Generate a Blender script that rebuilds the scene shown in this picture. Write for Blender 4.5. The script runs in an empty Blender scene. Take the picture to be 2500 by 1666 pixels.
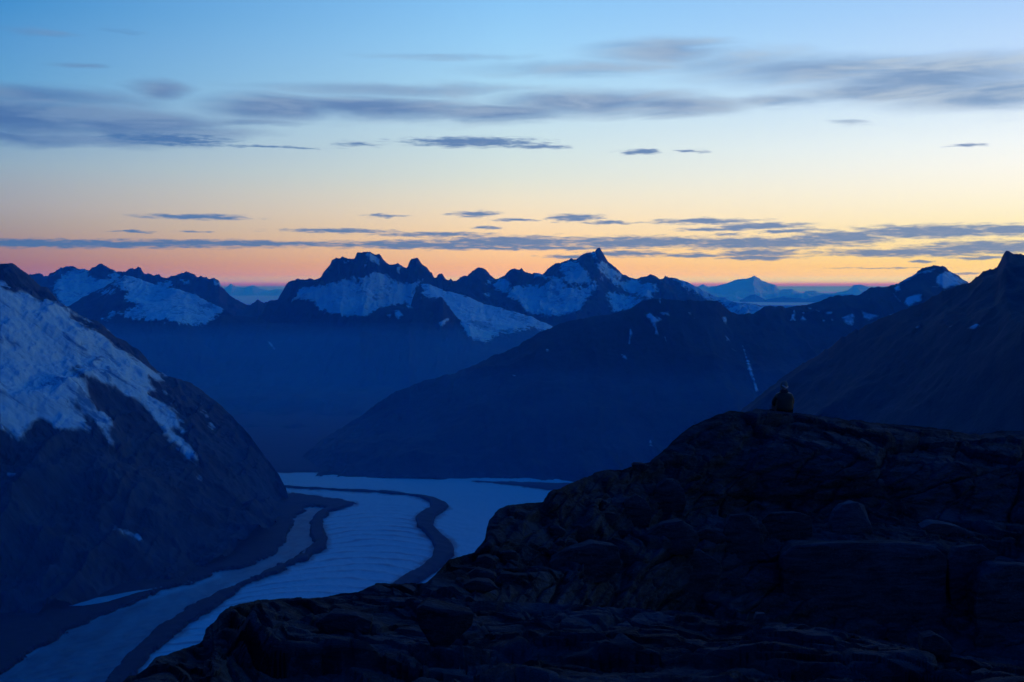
import bpy, bmesh, math, random
import numpy as np
from mathutils import Vector, Matrix
from mathutils.bvhtree import BVHTree

random.seed(7)
R = math.radians
scene = bpy.context.scene
col = scene.collection

# ------------------------------------------------------------------ camera
EYE = 1100.0                      # metres above the sea
F = 2680.0                        # focal length in photograph pixels (2500 wide)
HZ = 700.0                        # photograph row of the eye level
PITCH = math.atan((833.0 - HZ) / F)
cam_d = bpy.data.cameras.new('camera')
cam_d.sensor_width = 36.0
cam_d.lens = 36.0 * F / 2500.0
cam_d.clip_start = 0.5
cam_d.clip_end = 600000.0
cam = bpy.data.objects.new('camera', cam_d)
col.objects.link(cam)
cam.location = (0, 0, EYE)
cam.rotation_euler = (math.pi / 2 - PITCH, 0, 0)
scene.camera = cam
CP, SP = math.cos(PITCH), math.sin(PITCH)


def pos(px, py, d):
    """world point at forward distance d that the camera sees at (px, py)"""
    px = np.asarray(px, float); py = np.asarray(py, float); d = np.asarray(d, float)
    a = (px - 1250.0) / F
    b = (833.0 - py) / F
    s = d / (CP + b * SP)
    return np.stack([a * s, d + 0 * a, EYE + (-SP + b * CP) * s], -1)


def on_plane(px, py, z):
    px = np.asarray(px, float); py = np.asarray(py, float)
    a = (px - 1250.0) / F
    b = (833.0 - py) / F
    s = (z - EYE) / (-SP + b * CP)
    return np.stack([a * s, (CP + b * SP) * s, np.full_like(s, z)], -1)


def project(P):
    dz = P[..., 2] - EYE
    f = P[..., 1] * CP - dz * SP
    u = P[..., 1] * SP + dz * CP
    return 1250.0 + F * P[..., 0] / f, 833.0 - F * u / f


def lin(r, g, b):
    def c(v):
        v /= 255.0
        return v / 12.92 if v <= 0.04045 else ((v + 0.055) / 1.055) ** 2.4
    return (c(r), c(g), c(b), 1.0)


# ------------------------------------------------------------------ render settings
scene.render.engine = 'CYCLES'
scene.view_settings.view_transform = 'Standard'
scene.view_settings.look = 'None'
scene.view_settings.exposure = 0.0
scene.view_settings.gamma = 1.0
scene.view_settings.use_curve_mapping = False
cy = scene.cycles
cy.use_denoising = True
cy.max_bounces = 5
cy.diffuse_bounces = 2
cy.glossy_bounces = 2
cy.transparent_max_bounces = 8
cy.volume_bounces = 2
cy.sample_clamp_indirect = 4.0

HAZE_DENSITY = 4.2e-5             # per metre, in blue; red and green scatter less
HAZE_COLOR = (0.025, 0.34, 1.0)
HAZE_G = 0.3
AIR_GLOW = (0.10, 0.13, 0.33)     # colour the thick haze itself takes near the horizon

# ------------------------------------------------------------------ dusk sky
SUN_AZ = 40.0                     # degrees right of the view axis: the set sun's glow
world = bpy.data.worlds.new('World')
scene.world = world
world.use_nodes = True
nt = world.node_tree
nt.nodes.clear()


class NB:
    """small node-building helper"""
    def __init__(self, tree):
        self.t = tree

    def put(self, v, sock):
        if isinstance(v, bpy.types.NodeSocket):
            self.t.links.new(v, sock)
        elif v is not None:
            sock.default_value = v

    def math(self, op, a, b=None, c=None, clamp=False):
        n = self.t.nodes.new('ShaderNodeMath'); n.operation = op; n.use_clamp = clamp
        self.put(a, n.inputs[0])
        if b is not None: self.put(b, n.inputs[1])
        if c is not None: self.put(c, n.inputs[2])
        return n.outputs[0]

    def vmath(self, op, a, b=None, c=None):
        n = self.t.nodes.new('ShaderNodeVectorMath'); n.operation = op
        self.put(a, n.inputs[0])
        if b is not None: self.put(b, n.inputs[1])
        if c is not None: self.put(c, n.inputs[2])
        return n.outputs['Value'] if op in ('LENGTH', 'DOT_PRODUCT') else n.outputs[0]

    def rng(self, v, a, b, c, d, smooth=True):
        n = self.t.nodes.new('ShaderNodeMapRange')
        n.interpolation_type = 'SMOOTHSTEP' if smooth else 'LINEAR'
        self.put(v, n.inputs['Value'])
        for k, x in zip(('From Min', 'From Max', 'To Min', 'To Max'), (a, b, c, d)):
            self.put(x, n.inputs[k])
        return n.outputs[0]

    def noise(self, vec, scale, detail=4.0, rough=0.55, dist=0.0):
        n = self.t.nodes.new('ShaderNodeTexNoise')
        self.put(vec, n.inputs['Vector'])
        n.inputs['Scale'].default_value = scale
        n.inputs['Detail'].default_value = detail
        n.inputs['Roughness'].default_value = rough
        n.inputs['Distortion'].default_value = dist
        return n.outputs['Fac'], n.outputs['Color']

    def ramp(self, fac, stops, interp='LINEAR'):
        n = self.t.nodes.new('ShaderNodeValToRGB')
        cr = n.color_ramp; cr.interpolation = interp
        while len(cr.elements) < len(stops): cr.elements.new(0.5)
        for e, (p, c) in zip(cr.elements, stops):
            e.position = p; e.color = c
        self.put(fac, n.inputs[0])
        return n.outputs[0]

    def mix(self, fac, a, b):
        n = self.t.nodes.new('ShaderNodeMix'); n.data_type = 'RGBA'
        self.put(fac, n.inputs[0]); self.put(a, n.inputs[6]); self.put(b, n.inputs[7])
        return n.outputs[2]

    def comb(self, x, y, z=0.0):
        n = self.t.nodes.new('ShaderNodeCombineXYZ')
        for v, s in zip((x, y, z), n.inputs): self.put(v, s)
        return n.outputs[0]


W = NB(nt)
tc = nt.nodes.new('ShaderNodeTexCoord')
sep = nt.nodes.new('ShaderNodeSeparateXYZ')
nt.links.new(tc.outputs['Generated'], sep.inputs[0])
el = W.math('MULTIPLY', W.math('ARCSINE', sep.outputs[2]), 180 / math.pi)
az = W.math('MULTIPLY', W.math('ARCTAN2', sep.outputs[0], sep.outputs[1]), 180 / math.pi)
elp = W.math('MAXIMUM', el, 0.0)
tel = W.math('SQRT', W.math('DIVIDE', elp, 90.0))


def aziel(x, y):
    P = pos(x, y, 1000.0)
    v = P - np.array([0, 0, EYE])
    return math.degrees(math.atan2(v[0], v[1])), math.degrees(math.atan2(v[2], math.hypot(v[0], v[1])))


def ydeg(y, x=1250): return aziel(x, y)[1]
def tpos(y, x=1250): return math.sqrt(max(0.0, ydeg(y, x)) / 90.0)


# rows of the photograph -> colours of the sky at three compass directions (glow side, ahead, left), then the dome above
SKY_R = [(690, (214, 178, 158)), (672, (252, 206, 150)), (650, (255, 212, 142)), (600, (255, 228, 168)), (550, (255, 236, 190)), (500, (255, 243, 212)), (450, (254, 247, 228)), (400, (251, 249, 240)),
         (340, (242, 248, 249)), (270, (224, 239, 251)), (180, (198, 223, 251)), (80, (186, 217, 252)), (0, (172, 209, 251))]
SKY_C = [(690, (205, 160, 152)), (672, (242, 176, 148)), (650, (247, 184, 146)), (610, (252, 204, 158)), (530, (246, 222, 190)), (480, (236, 227, 206)), (430, (220, 227, 219)),
         (370, (207, 226, 229)), (290, (192, 222, 238)), (200, (170, 215, 243)), (100, (154, 208, 247)), (0, (138, 198, 246))]
SKY_L = [(690, (140, 108, 138)), (672, (146, 110, 137)), (650, (152, 112, 137)), (610, (158, 128, 144)), (550, (160, 150, 156)), (500, (161, 161, 171)), (450, (155, 166, 181)),
         (400, (145, 170, 191)), (350, (130, 166, 197)), (200, (98, 160, 208)), (100, (86, 152, 208)), (0, (66, 142, 204))]
SKY_B = [(690, (22, 46, 108)), (600, (16, 52, 124)), (400, (6, 58, 142)), (200, (0, 56, 146)), (0, (0, 54, 148))]
ZENITH = lin(0, 66, 170)


def above_haze(y, c, x):
    """the colour the sky has above the haze layer so that it shows as c through it"""
    L = min(520.0 / math.sin(math.radians(max(0.05, ydeg(y, x)))), 140000.0)
    out = []
    for v, hc, air in zip(lin(*c)[:3], HAZE_COLOR, AIR_GLOW):
        T_ = math.exp(-HAZE_DENSITY * hc * L)
        out.append(min(max((v - air * (1 - T_)) / T_, 0.4 * v), 6.0 * v))
    return tuple(out) + (1.0,)


def sky_ramp(rows, dome, x):
    st = [(tpos(y, x), above_haze(y, c, x)) for y, c in rows]
    c0 = st[0][1]
    st = [(0.0, (c0[0] * 0.12, c0[1] * 0.8, c0[2], 1.0))] + st      # dull mauve band on the very horizon
    st += [(math.sqrt(22 / 90), lin(*dome[0])), (math.sqrt(35 / 90), lin(*dome[1])), (0.80, ZENITH)]
    return W.ramp(tel, st)


cR = sky_ramp(SKY_R, [(92, 170, 236), (0, 106, 206)], 2500)
cC = sky_ramp(SKY_C, [(62, 156, 230), (0, 96, 200)], 1250)
cL = sky_ramp(SKY_L, [(20, 112, 194), (0, 82, 182)], 0)
cB = sky_ramp(SKY_B, [(0, 60, 160), (0, 62, 165)], 1250)
dsun = W.math('ABSOLUTE', W.math('SUBTRACT', az, SUN_AZ))
dsun = W.math('MINIMUM', dsun, W.math('SUBTRACT', 360.0, dsun))
sky = W.mix(W.rng(dsun, 15, 40, 0, 1, False), cR, cC)
sky = W.mix(W.rng(dsun, 40, 65, 0, 1, False), sky, cL)
sky = W.mix(W.rng(dsun, 65, 140, 0, 1), sky, cB)

# clouds: each an ellipse in compass direction and height, its edge frayed by stretched noise
vec = W.comb(W.math('MULTIPLY', az, 0.16), el)
n1, n1c = W.noise(vec, 1.1, 5.0, 0.6, 0.4)
n2, n2c = W.noise(W.comb(W.math('MULTIPLY', az, 0.30), W.math('MULTIPLY', el, 1.6)), 3.2, 4.0, 0.6)
n3, _ = W.noise(W.comb(W.math('MULTIPLY', az, 0.42), W.math('MULTIPLY', el, 3.0)), 2.6, 5.0, 0.66)


PXD = math.degrees(1 / F)


def cloud_field(items, vec, tilt=0.0):
    out = None
    for (x, y, w, h, g) in items:
        a, e = aziel(x, y)
        sx, sy = 1.0 / (w * PXD), 1.0 / (h * PXD)
        v = W.vmath('MULTIPLY_ADD', vec, (sx, sy, 0.0), (-a * sx, -e * sy, g))
        L = W.vmath('LENGTH', v)
        out = L if out is None else W.math('MINIMUM', out, L)
    return out


CLOUD_HIGH = [  # x, y, half width, half height, thinness (0 thick .. 0.9 thin)
    (0, 282, 440, 62, 0.0), (330, 302, 320, 46, 0.0), (120, 338, 400, 24, 0.2), (390, 222, 95, 30, 0.35), (60, 235, 420, 30, 0.4),
    (690, 265, 240, 44, 0.0), (930, 264, 400, 42, 0.0), (1200, 272, 320, 32, 0.0), (980, 218, 500, 24, 0.55), (600, 302, 180, 20, 0.5),
    (1440, 254, 320, 42, 0.0), (1640, 264, 220, 28, 0.2), (1620, 125, 240, 42, 0.42), (1450, 168, 440, 30, 0.62),
    (1890, 248, 200, 22, 0.4), (2030, 170, 420, 46, 0.35), (2290, 190, 360, 66, 0.1), (2440, 228, 320, 46, 0.0),
    (2180, 222, 320, 30, 0.05), (1790, 155, 320, 44, 0.6), (2070, 297, 60, 12, 0.55), (200, 158, 110, 10, 0.6),
    (320, 76, 80, 10, 0.75), (90, 80, 120, 12, 0.75), (1100, 140, 360, 12, 0.75)]
CLOUD_LOW = [
    (410, 341, 160, 15, 0.0), (640, 358, 190, 4, 0.5), (870, 352, 80, 8, 0.6), (1150, 347, 195, 14, 0.0), (1310, 358, 120, 6, 0.4),
    (1570, 371, 60, 8, 0.1), (1690, 369, 45, 5, 0.4), (2365, 354, 60, 5, 0.3),
    (475, 530, 145, 7, 0.1), (320, 566, 56, 4, 0.3), (470, 566, 46, 3.5, 0.4), (830, 564, 165, 7, 0.1), (940, 527, 55, 5, 0.4),
    (1155, 523, 62, 9, 0.0), (1250, 537, 70, 5, 0.3), (1190, 555, 45, 5, 0.4), (1405, 532, 80, 11, 0.0), (1490, 543, 70, 5, 0.3),
    (1720, 541, 140, 9, 0.0), (1860, 552, 130, 10, 0.0), (1930, 565, 80, 7, 0.2), (1750, 560, 110, 6, 0.2),
    (60, 594, 660, 12, 0.0), (560, 594, 420, 9, 0.1), (1000, 598, 300, 12, 0.0), (1250, 591, 270, 18, 0.0), (1560, 592, 310, 17, 0.0),
    (1060, 573, 190, 8, 0.35), (1850, 594, 300, 17, 0.0), (2060, 580, 140, 20, 0.1), (2280, 566, 250, 19, 0.0), (2480, 562, 160, 16, 0.1),
    (2210, 617, 250, 12, 0.0), (2430, 605, 220, 19, 0.0), (1850, 618, 110, 12, 0.1), (1850, 630, 120, 7, 0.1), (1530, 620, 120, 10, 0.1),
    (1690, 624, 80, 7, 0.1), (1390, 627, 85, 6, 0.2), (2390, 630, 80, 5, 0.3), (2240, 638, 40, 3.5, 0.3), (2150, 655, 150, 2.4, 0.5),
    (2360, 668, 130, 2.4, 0.45), (1780, 572, 60, 4.5, 0.4), (1250, 606, 420, 6, 0.1)]
warpH = W.vmath('MULTIPLY_ADD', n1c, (5.0, 0.9, 0), W.comb(W.math('SUBTRACT', az, 2.5), W.math('SUBTRACT', el, 0.45)))
warpL = W.vmath('MULTIPLY_ADD', n2c, (2.6, 0.30, 0), W.comb(W.math('SUBTRACT', az, 1.3), W.math('SUBTRACT', el, 0.15)))
dH = cloud_field(CLOUD_HIGH, warpH)
dL = cloud_field(CLOUD_LOW, warpL)
mH = W.math('MULTIPLY_ADD', W.math('SUBTRACT', n1, 0.5), 0.8, dH)
mL = W.math('MULTIPLY_ADD', W.math('SUBTRACT', n3, 0.5), 1.7, dL)
aH = W.math('MULTIPLY', W.rng(mH, 1.14, 0.22, 0.0, 1.0), 1.0)
aL = W.rng(mL, 1.16, 0.35, 0.0, 0.95)
glow = W.rng(dsun, 10, 70, 0.0, 1.0, False)
colH_base = W.mix(glow, lin(136, 168, 208), lin(66, 110, 170))
colH_rim = W.mix(glow, lin(184, 204, 226), lin(92, 134, 184))
colH = W.mix(W.rng(n1, 0.35, 0.62, 0, 1), colH_rim, colH_base)
colL = W.mix(glow, lin(114, 144, 190), lin(58, 110, 172))
colL = W.mix(W.rng(n3, 0.45, 0.7, 0.0, 0.35), colL, W.mix(glow, lin(170, 178, 200), lin(100, 132, 176)))
sky = W.mix(aH, sky, colH)
sky = W.mix(aL, sky, colL)
nish = nt.nodes.new('ShaderNodeTexSky')
nish.sky_type = 'NISHITA'
nish.sun_disc = False
nish.sun_elevation = R(-3.0)
nish.sun_rotation = R(SUN_AZ)
nish.altitude = EYE
bg = nt.nodes.new('ShaderNodeBackground')
bg.inputs['Strength'].default_value = 1.0
nt.links.new(sky, bg.inputs['Color'])
bg2 = nt.nodes.new('ShaderNodeBackground')
bg2.inputs['Strength'].default_value = 0.008
nt.links.new(nish.outputs[0], bg2.inputs['Color'])
add = nt.nodes.new('ShaderNodeAddShader')
nt.links.new(bg.outputs[0], add.inputs[0]); nt.links.new(bg2.outputs[0], add.inputs[1])
wo = nt.nodes.new('ShaderNodeOutputWorld')
nt.links.new(add.outputs[0], wo.inputs['Surface'])

# the sun is below the horizon: only a faint wide afterglow from its side
sun_d = bpy.data.lights.new('afterglow', 'SUN')
sun_d.energy = 0.03
sun_d.angle = R(25)
sun_d.color = (1.0, 0.62, 0.42)
sun = bpy.data.objects.new('afterglow', sun_d)
col.objects.link(sun)
sun.location = (0, 0, EYE + 500)
sd = Vector((math.sin(R(SUN_AZ)), math.cos(R(SUN_AZ)), math.tan(R(3.0))))
sun.rotation_euler = sd.to_track_quat('Z', 'Y').to_euler()



# ------------------------------------------------------------------ noise and mesh helpers
def vnoise(P, seed=0):
    """smooth value noise in [0,1] at points P (N,3)"""
    P = np.asarray(P, float)
    i = np.floor(P).astype(np.int64)
    f = P - i
    u = f * f * f * (f * (f * 6 - 15) + 10)
    out = np.zeros(len(P))
    for dx in (0, 1):
        for dy in (0, 1):
            for dz in (0, 1):
                h = (i[:, 0] + dx) * 374761393 + (i[:, 1] + dy) * 668265263 + (i[:, 2] + dz) * 2147483647 + seed * 974711
                h = (h ^ (h >> 13)) * 1274126177
                h = (h ^ (h >> 16)) & 0xFFFFFF
                w = (u[:, 0] if dx else 1 - u[:, 0]) * (u[:, 1] if dy else 1 - u[:, 1]) * (u[:, 2] if dz else 1 - u[:, 2])
                out += w * (h / float(0xFFFFFF))
    return out


def fbm(P, oct=5, gain=0.5, seed=0):
    P = np.asarray(P, float)
    a, s, t = 1.0, 0.0, 0.0
    for k in range(oct):
        s = s + a * (vnoise(P * 2.03 ** k + 17.3 * k, seed + k) - 0.5)
        t += a; a *= gain
    return s / t * 2.0            # about -1..1


def ridged(P, oct=5, gain=0.55, seed=0):
    P = np.asarray(P, float)
    a, s, t, w = 1.0, 0.0, 0.0, 1.0
    for k in range(oct):
        v = 1 - np.abs(2 * vnoise(P * 2.07 ** k + 9.1 * k, seed + k) - 1)
        v = v * v
        s = s + a * v * w; t += a
        w = np.clip(v * 1.6, 0, 1); a *= gain
    return s / t                   # 0..1


def make_mesh(name, V, faces, mat=None, smooth=True, attrs=None):
    me = bpy.data.meshes.new(name)
    V = np.asarray(V, np.float32)
    faces = np.asarray(faces, np.int32)
    k = faces.shape[1]
    me.vertices.add(len(V)); me.vertices.foreach_set('co', V.ravel())
    me.loops.add(faces.size); me.loops.foreach_set('vertex_index', faces.ravel())
    me.polygons.add(len(faces))
    me.polygons.foreach_set('loop_start', np.arange(0, faces.size, k, dtype=np.int32))
    me.polygons.foreach_set('loop_total', np.full(len(faces), k, np.int32))
    if smooth: me.polygons.foreach_set('use_smooth', np.ones(len(faces), bool))
    me.update(calc_edges=True)
    me.validate()
    for n, a in (attrs or {}).items():
        at = me.attributes.new(n, 'FLOAT', 'POINT'); at.data.foreach_set('value', np.asarray(a, np.float32))
    if mat: me.materials.append(mat)
    return me


def link(name, me, parent=None, label=None, cat=None, group=None, kind=None, loc=None):
    o = bpy.data.objects.new(name, me)
    col.objects.link(o)
    if parent: o.parent = parent
    if loc is not None: o.location = loc
    if label: o['label'] = label
    if cat: o['category'] = cat
    if group: o['group'] = group
    if kind: o['kind'] = kind
    return o


def grid_faces(nr, nc):
    r, c = np.meshgrid(np.arange(nr - 1), np.arange(nc - 1), indexing='ij')
    a = (r * nc + c).ravel()
    return np.stack([a, a + 1, a + nc + 1, a + nc], 1)


def tris(q):
    return np.concatenate([q[:, [0, 1, 2]], q[:, [0, 2, 3]]])


def poly_sd(x, y, poly):
    """signed distance (positive inside) of points to a polygon"""
    P = np.asarray(poly, float)
    Q = np.roll(P, -1, 0)
    best = np.full(x.shape, 1e18)
    inside = np.zeros(x.shape, bool)
    for (x0, y0), (x1, y1) in zip(P, Q):
        dx, dy = x1 - x0, y1 - y0
        t = np.clip(((x - x0) * dx + (y - y0) * dy) / (dx * dx + dy * dy + 1e-12), 0, 1)
        best = np.minimum(best, (x - x0 - t * dx) ** 2 + (y - y0 - t * dy) ** 2)
        if y0 != y1:
            hit = ((y0 > y) != (y1 > y)) & (x < dx * (y - y0) / (y1 - y0) + x0)
            inside ^= hit
    d = np.sqrt(best)
    return np.where(inside, d, -d)


def clip_mesh(V, T, s):
    """the part of triangle mesh (V, T) where the vertex field s > 0, cut exactly along s = 0"""
    ins = s[T] > 0
    n = ins.sum(1)
    out = [T[n == 3]]
    Vn, Sn, cache = [], [], {}
    base = len(V)

    def cut(a, b):
        k = (a, b) if a < b else (b, a)
        if k not in cache:
            t = s[a] / (s[a] - s[b])
            cache[k] = base + len(Vn)
            Vn.append(V[a] + t * (V[b] - V[a])); Sn.append(0.0)
        return cache[k]
    extra = []
    for tri, i in zip(T[(n == 1) | (n == 2)], ins[(n == 1) | (n == 2)]):
        tri = [int(v) for v in tri]
        if i.sum() == 1:
            k = int(np.argmax(i)); a, b, c = tri[k], tri[(k + 1) % 3], tri[(k + 2) % 3]
            extra.append((a, cut(a, b), cut(a, c)))
        else:
            k = int(np.argmin(i)); a, b, c = tri[k], tri[(k + 1) % 3], tri[(k + 2) % 3]
            p, q = cut(a, b), cut(a, c)
            extra += [(p, b, c), (p, c, q)]
    if extra: out.append(np.array(extra))
    T2 = np.concatenate(out)
    V2 = np.concatenate([V, np.array(Vn)]) if Vn else V
    S2 = np.concatenate([s, np.array(Sn)]) if Sn else s
    return V2, T2, S2


def components(T, nv):
    lab = np.arange(nv)
    while True:
        m = lab[T].min(1)
        new = lab.copy()
        for k in range(3): np.minimum.at(new, T[:, k], m)
        new = new[new]
        if (new == lab).all(): break
        lab = new
    return lab[T[:, 0]]


def spread_patches(name, parent, V, T, s, mat, lift, min_px=30.0, rest_name=None, attrs_fn=None, label=None, cover=False):
    """cut the patches where s > 0 out of a surface, lift them into thin domed sheets, one object for each patch"""
    if not (s > 0).any(): return []
    V2, T2, S2 = clip_mesh(V, T, s)
    V3 = V2.copy()
    V3[:, 2] += 0.25 * lift + lift * np.clip(S2 / (np.abs(s).max() * 0.1 + 1e-9), 0, 1)
    comp = components(T2, len(V2))
    qx, qy = project(V3)
    A = 0.5 * np.abs((qx[T2[:, 1]] - qx[T2[:, 0]]) * (qy[T2[:, 2]] - qy[T2[:, 0]]) - (qx[T2[:, 2]] - qx[T2[:, 0]]) * (qy[T2[:, 1]] - qy[T2[:, 0]]))
    ids, inv = np.unique(comp, return_inverse=True)
    area = np.bincount(inv, A)
    objs, small = [], []
    for k in np.argsort(-area):
        if area[k] < min_px:
            small.append(k); continue
        Tk = T2[inv == k]
        u, iv = np.unique(Tk, return_inverse=True)
        me = make_mesh(name, V3[u], iv.reshape(-1, 3), mat, attrs=attrs_fn(V3[u]) if attrs_fn else ({'cover': S2[u]} if cover else None))
        objs.append(link(name, me, parent))
    if small:
        Tk = T2[np.isin(inv, small)]
        u, iv = np.unique(Tk, return_inverse=True)
        me = make_mesh(rest_name or name, V3[u], iv.reshape(-1, 3), mat, attrs=attrs_fn(V3[u]) if attrs_fn else ({'cover': S2[u]} if cover else None))
        objs.append(link(rest_name or 'snow_specks', me, parent, kind='stuff'))
    return objs


# ------------------------------------------------------------------ materials
def material(name):
    m = bpy.data.materials.new(name); m.use_nodes = True
    t = m.node_tree
    b = t.nodes['Principled BSDF']
    return m, NB(t), b


def coords(B, scale=(1, 1, 1), rot=(0, 0, 0), out='Object'):
    tcn = B.t.nodes.new('ShaderNodeTexCoord')
    mp = B.t.nodes.new('ShaderNodeMapping')
    B.t.links.new(tcn.outputs[out], mp.inputs[0])
    mp.vector_type = 'TEXTURE'      # turns first, then stretches
    mp.inputs['Scale'].default_value = tuple(1.0 / k for k in scale)
    mp.inputs['Rotation'].default_value = rot
    return mp.outputs[0]


def bump(B, b, h, strength, dist):
    n = B.t.nodes.new('ShaderNodeBump')
    n.inputs['Strength'].default_value = strength
    n.inputs['Distance'].default_value = dist
    B.put(h, n.inputs['Height'])
    B.t.links.new(n.outputs[0], b.inputs['Normal'])


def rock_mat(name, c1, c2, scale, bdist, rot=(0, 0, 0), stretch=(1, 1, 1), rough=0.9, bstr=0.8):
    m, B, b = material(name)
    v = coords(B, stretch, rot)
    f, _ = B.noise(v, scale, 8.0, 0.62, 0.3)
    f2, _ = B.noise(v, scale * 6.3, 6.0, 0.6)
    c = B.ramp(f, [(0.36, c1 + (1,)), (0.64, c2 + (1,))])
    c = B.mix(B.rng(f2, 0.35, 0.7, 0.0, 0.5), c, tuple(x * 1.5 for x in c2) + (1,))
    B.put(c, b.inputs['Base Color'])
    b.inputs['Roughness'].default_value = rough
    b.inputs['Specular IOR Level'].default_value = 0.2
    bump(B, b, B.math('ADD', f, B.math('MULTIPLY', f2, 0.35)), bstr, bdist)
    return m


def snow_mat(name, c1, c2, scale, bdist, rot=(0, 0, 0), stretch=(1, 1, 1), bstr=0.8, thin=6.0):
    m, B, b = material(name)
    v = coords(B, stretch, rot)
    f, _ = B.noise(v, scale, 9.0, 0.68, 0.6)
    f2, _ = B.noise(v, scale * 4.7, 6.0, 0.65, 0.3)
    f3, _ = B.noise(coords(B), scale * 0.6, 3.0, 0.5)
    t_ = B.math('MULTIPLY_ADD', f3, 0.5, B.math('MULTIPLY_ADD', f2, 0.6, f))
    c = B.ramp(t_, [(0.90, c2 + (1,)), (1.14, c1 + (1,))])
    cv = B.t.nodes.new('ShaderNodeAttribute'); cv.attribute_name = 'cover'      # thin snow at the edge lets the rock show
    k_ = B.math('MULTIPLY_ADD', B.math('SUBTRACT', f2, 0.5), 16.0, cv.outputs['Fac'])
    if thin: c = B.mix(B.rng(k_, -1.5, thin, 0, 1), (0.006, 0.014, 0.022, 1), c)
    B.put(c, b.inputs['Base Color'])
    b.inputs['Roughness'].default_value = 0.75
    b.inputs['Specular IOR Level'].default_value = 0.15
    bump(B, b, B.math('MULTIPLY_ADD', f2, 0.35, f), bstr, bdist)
    return m


MAT = {}
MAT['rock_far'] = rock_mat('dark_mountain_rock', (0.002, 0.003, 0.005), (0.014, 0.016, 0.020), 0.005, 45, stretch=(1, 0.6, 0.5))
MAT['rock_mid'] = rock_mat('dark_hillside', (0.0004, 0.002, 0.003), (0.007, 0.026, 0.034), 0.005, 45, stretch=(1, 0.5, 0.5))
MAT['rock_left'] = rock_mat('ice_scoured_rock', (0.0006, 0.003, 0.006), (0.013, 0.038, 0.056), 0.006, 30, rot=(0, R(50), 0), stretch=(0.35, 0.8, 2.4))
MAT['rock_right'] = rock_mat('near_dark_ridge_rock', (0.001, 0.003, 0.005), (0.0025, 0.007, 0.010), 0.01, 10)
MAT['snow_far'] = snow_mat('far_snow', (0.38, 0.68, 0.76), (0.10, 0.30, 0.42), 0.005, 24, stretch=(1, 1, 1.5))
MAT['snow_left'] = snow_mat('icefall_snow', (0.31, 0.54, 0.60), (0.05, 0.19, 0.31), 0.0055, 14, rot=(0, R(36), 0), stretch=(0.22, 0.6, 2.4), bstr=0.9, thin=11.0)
MAT['massif'] = snow_mat('massif_snow', (0.92, 0.88, 0.88), (0.70, 0.66, 0.70), 0.0006, 200, thin=0)

# ------------------------------------------------------------------ mountains
def curve(pts, xs):
    p = np.array(sorted(pts), float)
    return np.interp(xs, p[:, 0], p[:, 1]), np.interp(xs, p[:, 0], p[:, 2])


def crop(ox, oy, sc, pts):
    return [(ox + x / sc, oy + y / sc) for x, y in pts]


def C1(p): return crop(0, 560, 3.3357, p)
def C2(p): return crop(600, 560, 3.3357, p)
def C3(p): return crop(1200, 560, 3.3357, p)
def C4(p): return crop(1800, 560, 3.3357, p)
def C5(p): return crop(0, 1000, 2.354, p)
def C6(p): return crop(600, 1050, 2.545, p)
def C7(p): return crop(1300, 950, 2.189, p)
def C8(p): return crop(1850, 900, 2.047, p)
def FV(p): return [(x / 0.9412, y / 0.9412) for x, y in p]


def withd(pts, dpts):
    """attach distances: dpts = [(px, d), ...]"""
    dp = np.array(sorted(dpts), float)
    return [(x, y, float(np.interp(x, dp[:, 0], dp[:, 1]))) for x, y in pts]


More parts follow.
